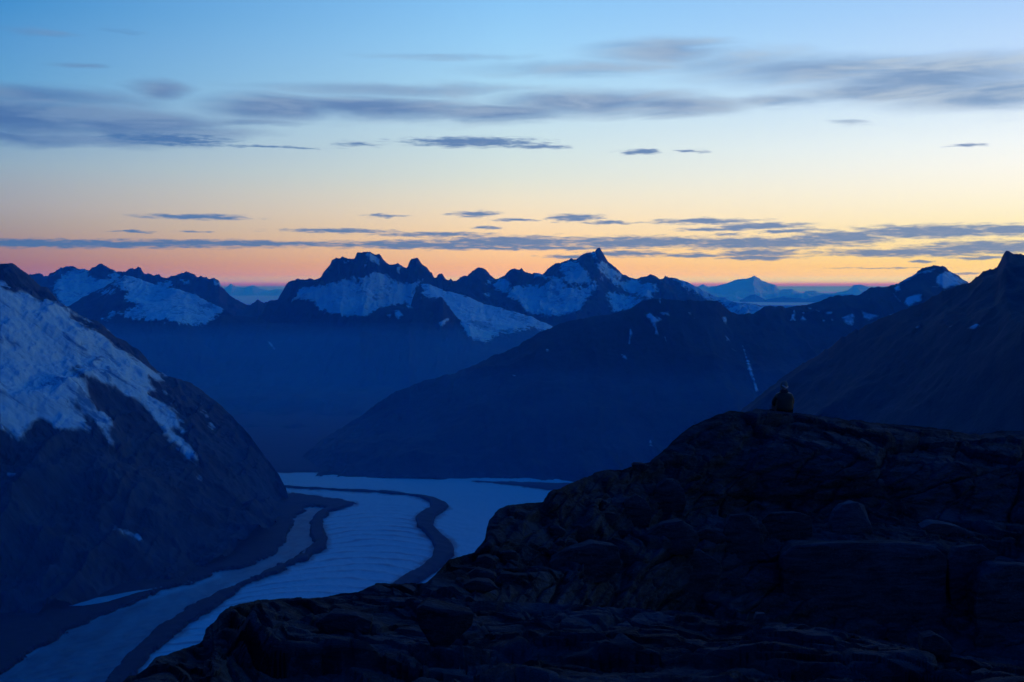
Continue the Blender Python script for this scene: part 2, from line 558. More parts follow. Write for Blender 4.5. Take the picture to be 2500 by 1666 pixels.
def terrain(name, crest, fronts, mat, x0, x1, step=2.0, rows=(10, 40, 60), back=(1500.0, 900.0), relief=60.0, wave=600.0,
            seed=1, crest_rough=2.0, drift=0.0, label=None, cat='mountain', gully=0.0, gully_w=150.0, snow=(), snow_mat_=None, snow_edge=4.0,
            snow_lift=4.0, snow_noise=(150.0, 3.0), snow_bias=2.6, edge_amp=0.75, kind='structure', min_px=25.0, streak=None):
    """a mountain: columns run from behind the crest over it and down the near face to the foot.
    crest and fronts are lists of (px, py, distance) turned into points in space; relief is added on the face."""
    xs = np.arange(x0, x1 + step, step)
    cyv, cd = curve(crest, xs)
    if drift:                      # the crest wanders nearer and farther
        cd = cd + drift * fbm(np.stack([xs / 90.0, 0 * xs, 0 * xs], 1), 4, 0.5, seed + 50)
    cyj = cyv + 2.2 * crest_rough * fbm(np.stack([xs / 11.0, 0 * xs, 0 * xs], 1), 4, 0.7, seed + 51) - 1.2 * crest_rough * (ridged(np.stack([xs / 16.0, 0 * xs, 0 * xs], 1), 3, 0.6, seed + 52) - 0.4)
    smoothP = pos(xs, cyv, cd)
    crestP = pos(xs, cyj, cd)
    jit = crestP[:, 2] - smoothP[:, 2]
    ctrl = [smoothP]
    for fr in fronts:
        fy, fd = curve(fr, xs)
        ctrl.append(pos(xs, fy, fd))
    grid, env = [], []
    b = crestP.copy()
    dirs = np.stack([crestP[:, 0] / crestP[:, 1], np.ones(len(xs)), 0 * xs], 1)
    for k in range(rows[0]):
        t = 1 - k / rows[0]
        g = smoothP + dirs * back[0] * t
        g[:, 2] -= back[1] * t ** 1.1 - jit * math.exp(-t * 6)
        grid.append(g); env.append(np.full(len(xs), min(1, t * 3)))
    for s in range(len(ctrl) - 1):
        n = rows[1 + s]
        last = s == len(ctrl) - 2
        for k in range(n + (1 if last else 0)):
            t = k / n
            p0, p1 = ctrl[s], ctrl[s + 1]
            m0 = (p1 - (ctrl[s - 1] if s > 0 else p0)) * 0.5 if s > 0 else (p1 - p0) * 0.9
            m1 = ((ctrl[s + 2] if not last else p1) - p0) * 0.5
            t2, t3 = t * t, t * t * t
            g = (2 * t3 - 3 * t2 + 1) * p0 + (t3 - 2 * t2 + t) * m0 + (-2 * t3 + 3 * t2) * p1 + (t3 - t2) * m1
            if s == 0: g[:, 2] += jit * math.exp(-t * 14)
            grid.append(g)
            env.append(np.full(len(xs), 1.0 if s > 0 else min(1.0, t * 5)))
    G = np.array(grid)
    E = np.array(env)
    nr, nc = G.shape[:2]
    P = G.reshape(-1, 3)
    e = E.ravel()
    rel = ridged(P / wave * np.array([1, 0.8, 0.6]), 6, 0.55, seed) - 0.45
    fine = fbm(P / (wave * 0.12), 4, 0.55, seed + 20)
    dz = relief * rel * e + relief * 0.12 * fine * (0.25 + 0.75 * e)
    if snow:                        # snow lies smooth where it fills the gullies
        ux, uy = project(P)
        cov = np.full(len(P), -1e9)
        for poly in snow: cov = np.maximum(cov, poly_sd(ux, uy, poly))
        e = e * (1 - 0.82 * np.clip(cov / 6.0 + 0.5, 0, 1))
    if gully:
        q = P[:, 0] / gully_w + 0.6 * fbm(P / (gully_w * 5), 3, 0.5, seed + 30)
        dz += gully * e * (ridged(np.stack([q, P[:, 1] / (gully_w * 9), 0 * q], 1), 4, 0.5, seed + 31) - 0.4)
    P = P + np.stack([0.25 * relief * e * fbm(P / (wave * 0.4), 3, 0.5, seed + 40), 0 * dz, dz], 1)
    # the silhouette stays where the photograph has it: the near face never rises above the crest's line of sight
    ce = (crestP[:, 2] - EYE) / crestP[:, 1]
    G2 = P.reshape(nr, nc, 3)
    lim = EYE + (ce[None, :] - 0.0004) * G2[:, :, 1]
    over = np.arange(nr)[:, None] != rows[0]
    G2[:, :, 2] = np.where(over, np.minimum(G2[:, :, 2], lim), G2[:, :, 2])
    P = G2.reshape(-1, 3)
    Q = grid_faces(nr, nc)[:, ::-1]
    me = make_mesh(name, P, Q, mat)
    o = link(name, me, None, label, cat, kind=kind)
    if snow:
        px, py = project(P)
        s = np.full(len(P), -1e9)
        for poly in snow:
            s = np.maximum(s, poly_sd(px, py, poly))
        w, amp = snow_noise
        Pq = P if streak is None else np.stack([P[:, 0] * streak[0] + P[:, 2] * streak[1], P[:, 1] * 0.6, (-P[:, 0] * streak[1] + P[:, 2] * streak[0]) * 3.0], 1)
        nz = fbm(Pq / w, 6, 0.62, seed + 60) + 0.9 * (ridged(Pq / (w * 1.5), 5, 0.55, seed + 61) - 0.42)
        s = np.clip(s, -30, 30) + snow_bias + 2.2 * amp * nz * np.clip(edge_amp + np.abs(s) / 14.0, 0.0, 1.0)
        rr = np.repeat(np.arange(nr), nc)
        s = np.where(rr < rows[0] - 1, -5.0, s)
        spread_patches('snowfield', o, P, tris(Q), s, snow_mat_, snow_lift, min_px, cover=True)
    return o, P, Q


# far snow massif beyond the sea and the faint coast left of it
D_M = 50000.0
massif = C3([(1640, 490), (1680, 465), (1725, 445), (1770, 470), (1830, 465), (1890, 448), (1940, 430), (1990, 408), (2060, 402), (2105, 392), (2140, 372),
             (2200, 412), (2260, 440), (2310, 450), (2350, 500)]) + C4([(370, 488), (440, 485), (470, 505), (530, 520), (560, 500), (620, 500), (680, 520),
             (760, 530), (830, 510), (900, 500), (950, 452), (1000, 450), (1060, 468), (1120, 500), (1200, 540), (1300, 600)])
terrain('snow_massif', withd(massif, [(0, D_M)]), [withd([(1660, 750), (2220, 750)], [(0, D_M - 6000)])], MAT['massif'], 1690, 2200, 1.5, (8, 40),
        back=(9000, 1100), relief=900, wave=5000, seed=3, crest_rough=1.0, gully=250, gully_w=1500,
        label='pale far snow massif rising beyond the sea strip between the dark ridges', cat='mountain')
foot = C4([(20, 580), (60, 560), (110, 535), (150, 530), (185, 550), (230, 575), (300, 560), (360, 548), (430, 560), (480, 555), (560, 570), (620, 545),
           (700, 530), (800, 535), (900, 530)])
terrain('coastal_hills', withd(foot, [(0, 43000)]), [withd([(1780, 752), (2120, 752)], [(0, 41500)])], MAT['rock_far'], 1806, 2075, 1.5, (6, 16),
        back=(4000, 500), relief=150, wave=2500, seed=5, crest_rough=0.6,
        label='low dark coastal hills at the foot of the far massif', cat='hills')
far_l = C1([(1780, 520), (1830, 480), (1880, 445), (1930, 470), (1990, 475), (2060, 458), (2120, 480), (2200, 498), (2260, 482), (2300, 490), (2400, 510)])
terrain('faint_coast_range', withd(far_l, [(0, 76000)]), [withd([(520, 732), (730, 732)], [(0, 74000)])], MAT['massif'], 530, 725, 1.5, (6, 16),
        back=(6000, 500), relief=250, wave=3000, seed=6, crest_rough=0.6,
        label='faint blue peaks on the sea horizon in the gap of the ranges', cat='mountains')

# snowy range far left: back ridge and the snow dome in front of it
m2 = C1([(180, 372), (270, 368), (320, 365), (375, 385), (430, 350), (495, 312), (610, 305), (650, 325), (720, 330), (790, 295), (830, 280), (870, 300), (940, 345),
         (1000, 350), (1040, 325), (1070, 325), (1120, 302), (1170, 345), (1240, 370), (1390, 388), (1440, 370), (1480, 348), (1540, 348), (1580, 360),
         (1610, 388), (1640, 372), (1700, 400), (1740, 395), (1780, 412), (1805, 460), (1850, 520), (1920, 570), (2000, 605), (2060, 640), (2200, 700)])
terrain('snowy_back_ridge', withd(m2, [(0, 15500), (650, 14500)]), [withd([(0, 760), (300, 790), (560, 800), (680, 830)], [(0, 13600)]),
         withd([(0, 980), (680, 980)], [(0, 11500)])], MAT['rock_far'], 40, 672, 2.0, (10, 70, 20), relief=160, wave=900, seed=11, drift=250, crest_rough=3.0,
        gully=40, gully_w=220, label='jagged dark ridge holding a snow bowl behind the left snow dome', cat='mountain',
        snow=[C1([(425, 470), (480, 420), (540, 360), (600, 328), (700, 326), (720, 385), (770, 408), (900, 405), (945, 350), (980, 380), (930, 440), (880, 500), (800, 560),
                  (640, 660), (560, 640), (500, 600)]),
              C1([(1290, 440), (1380, 430), (1400, 460), (1300, 465)]), C1([(1480, 415), (1530, 420), (1560, 440), (1500, 440)]),
              C1([(1735, 425), (1770, 425), (1790, 455), (1750, 445)]), C1([(900, 370), (950, 360), (960, 380), (880, 390)])],
        snow_mat_=MAT['snow_far'], snow_noise=(45, 4.5))
m2f = C1([(300, 780), (440, 690), (560, 625), (700, 540), (900, 440), (1010, 375), (1120, 400), (1260, 450), (1480, 495), (1620, 545), (1720, 600), (1820, 655), (1950, 740), (2100, 850)])
terrain('snow_dome', withd(m2f, [(0, 13000), (300, 12500), (600, 11500)]), [withd([(80, 800), (300, 770), (450, 775), (630, 830)], [(0, 11200)]),
         withd([(80, 990), (630, 990)], [(0, 8600)])], MAT['rock_far'], 90, 630, 2.0, (8, 60, 30), back=(1200, 500), relief=110, wave=800, seed=13, drift=150,
        gully=30, gully_w=200, label='broad snow dome with a dark left shoulder in the far left range', cat='mountain',
        snow=[C1([(1010, 368), (930, 450), (985, 490), (1055, 500), (1020, 580), (1080, 600), (1130, 620), (1050, 650), (980, 700), (1080, 735), (1200, 735), (1350, 740),
                  (1460, 760), (1560, 785), (1680, 780), (1740, 720), (1830, 650), (1720, 590), (1620, 535), (1480, 485), (1260, 440), (1120, 390)]),
              C1([(800, 515), (860, 495), (940, 495), (920, 515), (840, 535)]), C1([(820, 735), (900, 690), (930, 690), (870, 730)]), C1([(975, 680), (1000, 690), (1000, 710)])],
        snow_mat_=MAT['snow_far'], snow_noise=(32, 6.5))
m2b = C1([(1900, 680), (1990, 640), (2040, 612), (2075, 590), (2100, 572), (2150, 595), (2200, 585), (2260, 580), (2400, 640)])
terrain('gap_hill', withd(m2b, [(0, 13500)]), [withd([(560, 900), (740, 900)], [(0, 10500)])], MAT['rock_mid'], 575, 720, 2.0, (6, 30), relief=60, wave=500, seed=15,
        label='small blue hill in the gap left of the craggy massif', cat='hill')

# craggy central massif
m3 = C2([(-60, 760), (40, 730), (130, 690), (180, 590), (260, 570), (310, 480), (350, 425), (420, 402), (480, 412), (510, 403), (560, 408), (610, 390), (630, 355), (680, 300), (700, 255), (738, 230), (765, 235),
         (785, 222), (830, 243), (885, 232), (910, 190), (960, 182), (1010, 184), (1060, 203), (1090, 203), (1125, 250), (1160, 285), (1200, 293), (1240, 282),
         (1290, 310), (1315, 320), (1325, 280), (1350, 232), (1400, 235), (1430, 280), (1475, 315), (1500, 350), (1535, 395), (1555, 390), (1570, 365), (1600, 365),
         (1615, 400), (1660, 420), (1665, 403), (1690, 425), (1720, 415), (1750, 390), (1800, 380), (1815, 390), (1850, 335), (1890, 312), (1920, 308), (1960, 335),
         (2000, 380), (2030, 400)]) + \
     C3([(60, 395), (105, 380), (150, 325), (190, 318), (230, 330), (245, 315), (265, 340), (335, 360), (345, 348), (420, 360), (470, 310), (520, 275), (560, 275),
         (630, 250), (650, 238), (670, 250), (700, 235), (770, 195), (845, 180), (860, 155), (880, 148), (900, 185), (930, 230), (960, 270), (1010, 310), (1060, 360),
         (1110, 385), (1180, 400), (1210, 392), (1260, 385), (1300, 368), (1340, 380), (1370, 402), (1400, 395), (1415, 375), (1440, 388), (1490, 400), (1560, 420),
         (1640, 455), (1700, 490), (1760, 520), (1850, 555), (1900, 560), (1940, 580), (2000, 595), (2080, 600), (2160, 610), (2230, 628), (2330, 660), (2450, 720)])
m3_snow = [
    C2([(390, 580), (430, 500), (560, 470), (640, 460), (750, 430), (890, 405), (930, 440), (920, 395), (1010, 390), (1040, 355), (1160, 370), (1180, 410), (1260, 440),
        (1360, 450), (1400, 415), (1425, 425), (1375, 500), (1345, 525), (1440, 530), (1480, 560), (1520, 600), (1500, 650), (1450, 620), (1340, 640), (1300, 600), (1200, 620), (1080, 640), (1000, 715), (900, 700), (800, 690),
        (740, 690), (600, 660), (570, 600), (500, 570), (440, 560)]),
    C2([(985, 200), (1010, 205), (1080, 240), (1080, 280), (1040, 265), (1005, 240)]), C2([(800, 262), (835, 270), (830, 290), (800, 280)]), C2([(965, 285), (985, 290), (975, 305)]),
    C2([(1235, 320), (1255, 310), (1245, 350)]), C2([(1960, 430), (2000, 415), (2000, 435), (1970, 445)]), C2([(1940, 535), (1985, 535), (1970, 550)]),
    C2([(2010, 470), (2050, 420), (2110, 400), (2150, 450), (2120, 510), (2060, 495)]),
    C3([(345, 360), (400, 368), (480, 385), (540, 395), (565, 420), (590, 460), (650, 480), (740, 480), (830, 455), (850, 470), (800, 540), (750, 590), (720, 650), (640, 690),
        (500, 700), (400, 700), (330, 690), (270, 650), (240, 600), (130, 550), (150, 500), (220, 460), (290, 470), (420, 465), (470, 440), (490, 405), (420, 400), (350, 385)]),
    C3([(560, 300), (600, 275), (690, 260), (720, 300), (770, 340), (800, 400), (850, 430), (800, 450), (700, 430), (660, 455), (620, 440), (590, 400), (600, 370), (560, 340)]),
    C3([(815, 195), (840, 190), (855, 240), (825, 235)]),
    C3([(845, 280), (900, 270), (960, 300), (1010, 345), (1060, 375), (1050, 395), (1000, 385), (1050, 440), (1030, 455), (980, 430), (950, 390), (890, 350), (870, 310)]),
    C3([(880, 385), (915, 385), (905, 410), (885, 405)]),
    C3([(1040, 450), (1080, 425), (1150, 415), (1210, 430), (1230, 455), (1340, 450), (1345, 500), (1300, 550), (1200, 540), (1130, 510), (1080, 490)]),
    C3([(935, 520), (1000, 520), (1100, 550), (1180, 560), (1260, 568), (1200, 610), (1100, 660), (1000, 680), (960, 590)]),
    C3([(1490, 402), (1560, 418), (1640, 452), (1700, 487), (1760, 518), (1850, 553), (1900, 560), (1940, 580), (2080, 602), (2160, 612), (2250, 640), (2250, 690), (2100, 700),
        (1960, 690), (1900, 640), (1860, 590), (1740, 575), (1700, 530), (1620, 490), (1560, 470), (1540, 440)]),
]
terrain('craggy_massif', withd(m3, [(560, 13000), (900, 12500), (1200, 13500), (1500, 13800), (1900, 14500)]),
        [withd([(540, 775), (800, 772), (1000, 775), (1300, 765), (1700, 775), (1900, 790)], [(0, 11600), (1900, 12600)]),
         withd([(540, 960), (1900, 960)], [(0, 10400)])],
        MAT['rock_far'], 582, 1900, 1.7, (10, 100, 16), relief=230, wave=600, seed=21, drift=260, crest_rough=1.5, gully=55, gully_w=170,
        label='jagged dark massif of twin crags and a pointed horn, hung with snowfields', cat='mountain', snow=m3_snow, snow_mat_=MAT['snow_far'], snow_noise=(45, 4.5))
# snow dome in front of the crags with its dark pyramid
dome = C2([(1300, 800), (1360, 560), (1400, 470), (1430, 448), (1500, 455), (1580, 490), (1700, 520), (1830, 560), (1950, 615), (2100, 650), (2335, 720)]) + C3([(100, 650), (240, 690), (400, 755), (440, 765), (560, 830), (700, 900)])
terrain('glacier_dome', withd(dome, [(980, 11500), (1400, 11200)]), [withd([(980, 800), (1180, 832), (1420, 860)], [(0, 10300)]), withd([(980, 960), (1420, 980)], [(0, 8800)])],
        MAT['rock_far'], 1000, 1400, 1.7, (8, 60, 16), back=(900, 350), relief=70, wave=600, seed=25, crest_rough=1.2,
        label='smooth pale glacier dome sloping right below the twin crags', cat='mountain',
        snow=[C2([(1415, 440), (1500, 440), (1580, 480), (1700, 510), (1830, 550), (1950, 605), (2100, 640), (2335, 710), (2470, 760), (2600, 830), (2560, 850), (2335, 800), (2200, 830), (2060, 850),
                  (1960, 920), (1850, 900), (1800, 860), (1760, 770), (1700, 700), (1660, 660), (1620, 590), (1590, 550), (1540, 565), (1440, 550), (1450, 500)])],
        snow_mat_=MAT['snow_far'], snow_noise=(32, 5.5))
pyr = C2([(900, 760), (1000, 715), (1080, 645), (1200, 625), (1300, 610), (1400, 645), (1500, 640), (1540, 580), (1580, 547), (1600, 550), (1640, 620), (1700, 690), (1750, 760), (1800, 860), (1850, 920), (1950, 1000)])
terrain('dark_pyramid', withd(pyr, [(870, 11200), (1200, 10600)]), [withd([(860, 830), (1190, 880)], [(0, 10000)]), withd([(860, 980), (1190, 980)], [(0, 8900)])],
        MAT['rock_far'], 880, 1185, 1.7, (8, 50, 16), back=(700, 300), relief=70, wave=400, seed=27, crest_rough=2.0, gully=25, gully_w=120,
        label='small dark rock pyramid standing before the glacier dome', cat='mountain',
        snow=[C2([(1215, 665), (1250, 665), (1275, 700), (1240, 730), (1220, 700)]), C2([(1155, 700), (1180, 695), (1170, 715)]), C2([(1415, 700), (1480, 708), (1495, 722), (1440, 712)]),
              C2([(1575, 765), (1600, 750), (1650, 730), (1620, 770), (1595, 785)]), C2([(1310, 610), (1360, 640), (1320, 640)])],
        snow_mat_=MAT['snow_far'], snow_noise=(70, 2.0), min_px=12, edge_amp=0.35)
# the bench below the massif and its long slope to the valley
low = C1([(1000, 1080), (1190, 1000), (1400, 970), (1500, 930), (1600, 850), (1700, 770), (1800, 700), (1950, 705), (2100, 715)]) + \
      C2([(200, 760), (500, 790), (800, 800), (1100, 790), (1400, 800), (1650, 830), (1800, 900), (1950, 950), (2335, 1000)]) + C3([(400, 1060)])
terrain('hazy_bench_slope', withd(low, [(300, 10200), (600, 11300), (1000, 11400), (1400, 10600)]), [withd([(300, 940), (700, 930), (1400, 960)], [(0, 9200)]),
         withd([(300, 1122), (1400, 1122)], [(0, 6300)])], MAT['rock_mid'], 310, 1400, 2.0, (8, 60, 60), relief=70, wave=900, seed=29, crest_rough=1.0, gully=35, gully_w=260,
        label='long haze-filled slope below the craggy massif falling to the valley', cat='mountain',
        snow=[C2([(165, 900), (200, 920), (240, 970), (235, 990), (205, 960)]), C2([(200, 708), (280, 730), (300, 742), (260, 735)])], snow_mat_=MAT['snow_far'], snow_noise=(70, 1.5), min_px=12, snow_bias=0.2, edge_amp=0.35)

# dark rounded hill across the glacier, and the ridge running right to the snow-patched peak
m4 = FV([(560, 1120), (640, 1085), (690, 1050), (740, 1010), (800, 975), (900, 905), (960, 880), (1050, 855), (1130, 820), (1190, 795)]) + \
     C3([(260, 920), (400, 835), (550, 770), (700, 730), (850, 710), (990, 680), (1110, 650), (1200, 605), (1270, 570), (1380, 560), (1500, 575), (1640, 582), (1730, 580),
         (1830, 582), (1865, 595), (1890, 630), (1940, 670), (1980, 690), (2060, 690), (2130, 690)]) + \
     C4([(230, 625), (370, 625), (400, 645), (470, 630), (640, 600), (720, 570), (790, 545), (900, 535), (980, 535), (1020, 510), (1080, 480), (1180, 470), (1220, 460),
         (1310, 440), (1400, 390), (1470, 345), (1530, 310), (1600, 290), (1650, 300), (1670, 293), (1700, 315), (1720, 335), (1780, 370), (1830, 410), (1885, 440), (1980, 500), (2200, 640)])
m4_snow = [C3([(1250, 695), (1290, 680), (1340, 720), (1370, 745), (1335, 770), (1365, 870), (1330, 850), (1330, 800), (1280, 740)]),
           C3([(1360, 680), (1440, 670), (1450, 710), (1400, 700)]), C3([(1365, 565), (1380, 565), (1375, 610)]), C3([(1400, 560), (1470, 558), (1460, 566)]),
           C3([(1505, 553), (1540, 568), (1570, 580), (1530, 572)]), C3([(1330, 700), (1380, 735), (1370, 745)]),
           C3([(1605, 680), (1630, 670), (1625, 695)]), C3([(1645, 720), (1660, 725), (1650, 740)]), C3([(1870, 720), (1910, 715), (1915, 775), (1895, 765)]),
           C3([(1125, 795), (1138, 810), (1145, 860), (1130, 880), (1120, 930), (1122, 870)]), C3([(1050, 1015), (1090, 1030), (1105, 1065), (1070, 1045)]), C3([(1410, 870), (1425, 900), (1430, 930), (1415, 910)]),
           C3([(1895, 860), (1930, 890), (1960, 930), (1925, 905)]), C3([(1955, 970), (1990, 995), (1970, 985)]),
           C3([(445, 978), (470, 980), (465, 1000), (445, 995)]), C3([(170, 1185), (200, 1195), (190, 1202)]),
           C3([(2040, 940), (2056, 965), (2082, 1040), (2105, 1095), (2132, 1185), (2175, 1315), (2155, 1325), (2120, 1225), (2090, 1145), (2064, 1030)]),
           C4([(440, 690), (465, 660), (480, 690), (465, 710), (475, 750), (455, 740), (430, 750)]), C4([(505, 735), (530, 705), (575, 740), (540, 755)]), C4([(525, 680), (545, 680), (545, 695)]),
           C4([(565, 640), (610, 645), (590, 655)]), C4([(700, 680), (780, 670), (770, 695), (730, 690)]), C4([(640, 660), (675, 668), (660, 672)]), C4([(690, 735), (720, 745), (710, 760)]), C4([(752, 722), (778, 740), (770, 745)]),
           C4([(850, 720), (930, 685), (955, 690), (955, 750), (935, 790), (880, 775)]), C4([(1010, 660), (1060, 680), (1155, 705), (1075, 745), (1030, 720)]), C4([(1220, 700), (1270, 685), (1250, 705)]),
           C4([(1270, 485), (1310, 455), (1330, 490), (1290, 515)]), C4([(1260, 515), (1330, 585), (1325, 592), (1300, 570)]), C4([(1295, 600), (1335, 630), (1310, 620)]),
           C4([(1360, 605), (1375, 560), (1440, 530), (1520, 540), (1490, 590), (1390, 630)]), C4([(1560, 590), (1610, 578), (1590, 600)]),
           C4([(1610, 400), (1640, 370), (1690, 345), (1740, 345), (1790, 375), (1880, 435), (1820, 460), (1680, 485), (1625, 450)]),
           C4([(1240, 460), (1310, 445), (1400, 395), (1480, 350), (1540, 335), (1610, 325), (1600, 345), (1480, 365), (1400, 410), (1320, 450)]), C4([(1590, 470), (1620, 465), (1640, 475)]),
           FV([(1492, 1012), (1498, 1015), (1499, 1026), (1492, 1022)])]
terrain('rounded_hill', withd(m4, [(600, 5950), (900, 6300), (1300, 6900), (1700, 7000), (2000, 7600), (2300, 8000)]),
        [withd([(600, 1146), (700, 1120), (900, 1040), (1300, 925), (1700, 900), (2400, 900)], [(600, 5800), (900, 6000), (1300, 6200), (2400, 6700)]),
         withd([(600, 1159), (700, 1163), (1000, 1171), (1300, 1180), (1500, 1192), (2400, 1200)], [(600, 5240), (1300, 5020), (1500, 4950), (2400, 5000)])],
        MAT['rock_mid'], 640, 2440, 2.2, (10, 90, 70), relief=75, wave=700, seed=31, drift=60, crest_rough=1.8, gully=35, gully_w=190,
        label='dark rounded hill across the glacier, its ridge running to the snow-patched peak', cat='mountain', snow=m4_snow, snow_mat_=MAT['snow_far'],
        snow_noise=(40, 3.2), min_px=14, snow_bias=0.8, edge_amp=0.35)

# near dark ridge on the right
m6 = [(1560, 1240), (1640, 1160), (1700, 1090), (1800, 1010), (1880, 945), (1935, 905), (1980, 875), (2025, 848), (2055, 824), (2100, 803), (2154, 776), (2199, 758), (2250, 740), (2310, 707)] + \
     C4([(1750, 478), (1885, 440), (1920, 410), (1960, 375), (2000, 350), (2070, 330), (2110, 315), (2140, 270), (2160, 220), (2190, 175), (2210, 165), (2240, 190), (2280, 205), (2335, 210)]) + [(2560, 640), (2700, 600), (3000, 520)]
terrain('dark_ridge', withd(m6, [(1500, 4300), (2000, 4100), (2400, 3600), (3000, 3000)]), [withd([(1500, 1260), (1900, 1080), (2500, 900), (3000, 900)], [(1500, 4100), (2400, 2700), (3000, 2300)]),
         withd([(1500, 1400), (3000, 1400)], [(0, 2300)])], MAT['rock_right'], 1560, 3000, 3.0, (10, 90, 30), relief=55, wave=500, seed=41, drift=40, crest_rough=2.5,
        gully=25, gully_w=120, label='near black ridge with a knobbed top rising behind the seated person', cat='mountain',
        snow=[C4([(1860, 815), (1900, 800), (1950, 775), (1990, 790), (1930, 815)]), C4([(1450, 805), (1480, 785), (1495, 790), (1465, 812)]), C4([(1715, 800), (1755, 788), (1730, 806)])],
        snow_mat_=MAT['snow_far'], snow_noise=(40, 2.0), min_px=14, snow_bias=0.6, edge_amp=0.35)

# great snow slope on the left
m1 = [(-400, 560), (-150, 610)] + [(0, 645), (24, 641), (39, 647), (54, 659), (72, 672), (87, 686), (99, 698), (117, 704), (129, 719), (144, 737), (162, 750), (186, 765), (216, 779), (234, 782), (255, 797), (270, 812), (282, 824),
      (303, 830), (324, 845), (342, 857), (357, 872), (367, 890), (399, 914), (440, 927), (468, 935), (492, 953), (516, 971), (540, 990), (570, 1020), (600, 1052), (625, 1085),
      (650, 1119), (680, 1157), (697, 1190), (707, 1226), (715, 1240)]
m1_snow = [C1([(-300, 400), (0, 430), (60, 470), (160, 500), (250, 530), (280, 570), (340, 595), (420, 590), (500, 610), (600, 670), (680, 700), (760, 770), (700, 765), (590, 700), (570, 710), (660, 760), (720, 800), (790, 820),
               (860, 860), (880, 910), (960, 970), (1100, 1060), (1220, 1120), (1270, 1160), (1330, 1240), (1240, 1215), (1230, 1260), (1280, 1330), (1220, 1330), (1240, 1360), (1350, 1420),
               (1440, 1480), (1490, 1568), (1420, 1568), (1390, 1568), (1270, 1568), (1200, 1450), (1130, 1390), (1000, 1340), (880, 1280), (780, 1230), (690, 1170), (600, 1150), (650, 1190), (700, 1260), (710, 1340), (790, 1460),
               (870, 1568), (880, 1650), (800, 1600), (720, 1568), (690, 1520), (620, 1470), (690, 1568), (740, 1640), (600, 1568), (430, 1568), (300, 1590), (200, 1640), (100, 1600), (0, 1540), (-300, 1400)]),
           C5([(860, 0), (960, 0), (1040, 60), (1030, 100), (1075, 145), (1040, 140), (1000, 110), (1060, 180), (1120, 220), (1155, 290), (1130, 330), (1080, 290), (1030, 230), (960, 160), (900, 70)]),
           C5([(0, 0), (600, 0), (635, 90), (655, 210), (620, 190), (570, 130), (520, 60), (450, 10), (540, 110), (555, 150), (480, 130), (400, 120), (300, 95), (220, 75), (180, 110), (130, 115), (150, 190), (80, 160), (0, 110)]),
           C5([(1135, 365), (1160, 390), (1160, 412), (1140, 395)]), C5([(630, 648), (680, 680), (720, 695), (800, 740), (900, 805), (860, 790), (780, 745), (700, 712), (655, 690)]),
           C5([(1215, 85), (1235, 105), (1228, 110)]), C5([(45, 372), (70, 382), (50, 384)]), C5([(0, 1205), (85, 1222), (60, 1230), (0, 1220)]),
           C1([(870, 815), (890, 820), (905, 860), (885, 845)]), C1([(1320, 1165), (1360, 1200), (1340, 1195)]), C1([(1325, 1310), (1355, 1340), (1330, 1330)]), C1([(930, 1455), (970, 1475), (945, 1475)]),
           C1([(1600, 1465), (1650, 1490), (1680, 1515), (1640, 1500)]), C1([(270, 385), (330, 430), (390, 470), (370, 465), (320, 435)])]
left_m, _, _ = terrain('snow_mountain', withd(m1, [(-400, 4700), (0, 5000), (300, 5300), (500, 5200), (715, 4560)]),
        [withd([(-400, 800), (0, 760), (150, 850), (300, 930), (450, 1010), (600, 1090), (715, 1243)], [(-400, 4200), (0, 4350), (300, 4500), (500, 4750), (715, 4530)]),
         withd([(-400, 1080), (0, 1090), (250, 1130), (450, 1180), (600, 1200), (715, 1246)], [(-400, 3500), (0, 3600), (300, 3800), (500, 4200), (715, 4500)]),
         withd([(-400, 1560), (0, 1530), (150, 1500), (300, 1462), (400, 1440), (560, 1372), (640, 1318), (700, 1262), (715, 1250)], [(-400, 2780), (0, 2880), (150, 2990), (300, 3140), (400, 3230), (560, 3560), (640, 3880), (715, 4380)])],
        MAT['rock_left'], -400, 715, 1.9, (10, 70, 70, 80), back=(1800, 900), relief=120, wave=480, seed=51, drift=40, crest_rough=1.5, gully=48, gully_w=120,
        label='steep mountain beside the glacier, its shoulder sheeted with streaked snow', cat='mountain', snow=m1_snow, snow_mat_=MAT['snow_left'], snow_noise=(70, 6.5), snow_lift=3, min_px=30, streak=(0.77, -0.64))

# ------------------------------------------------------------------ sea, valley floor, glacier
m, B, b = material('sea_water')
b.inputs['Base Color'].default_value = (0.25, 0.32, 0.40, 1)
b.inputs['Roughness'].default_value = 0.35
f, _ = B.noise(coords(B), 0.002, 4)
bump(B, b, f, 0.3, 8)
MAT['sea'] = m
n = 96
ang = np.linspace(0, 2 * math.pi, n, endpoint=False)
V = [(0, 0, 0)] + [(200000 * math.sin(a), 40000 + 200000 * math.cos(a), 0) for a in ang]
me = make_mesh('sea', V, [(0, 1 + (k + 1) % n, 1 + k) for k in range(n)], MAT['sea'], smooth=False)
link('sea', me, label='pale sea reaching the horizon beyond the ranges', cat='sea', kind='structure')

xsd = np.linspace(-46000, 46000, 220); ysd = np.concatenate([np.linspace(36000, 60000, 80), np.linspace(61000, 105000, 70)])
gx, gy = np.meshgrid(xsd, ysd)
P = np.stack([gx.ravel(), gy.ravel(), np.full(gx.size, EYE - 600.0)], 1)
P[:, 2] += 45 * fbm(P / 4000.0, 4, 0.5, 61) + 12 * fbm(P / 900.0, 3, 0.5, 62)
m, B, b = material('fog_top')
b.inputs['Base Color'].default_value = (0.82, 0.84, 0.88, 1); b.inputs['Roughness'].default_value = 1.0
f, _ = B.noise(coords(B), 0.0006, 5)
bump(B, b, f, 0.4, 60)
link('fog_bank', make_mesh('fog_bank', P, grid_faces(len(ysd), len(xsd)), m), label='pale flat fog bank covering the sea below the far peaks', cat='fog', kind='stuff')

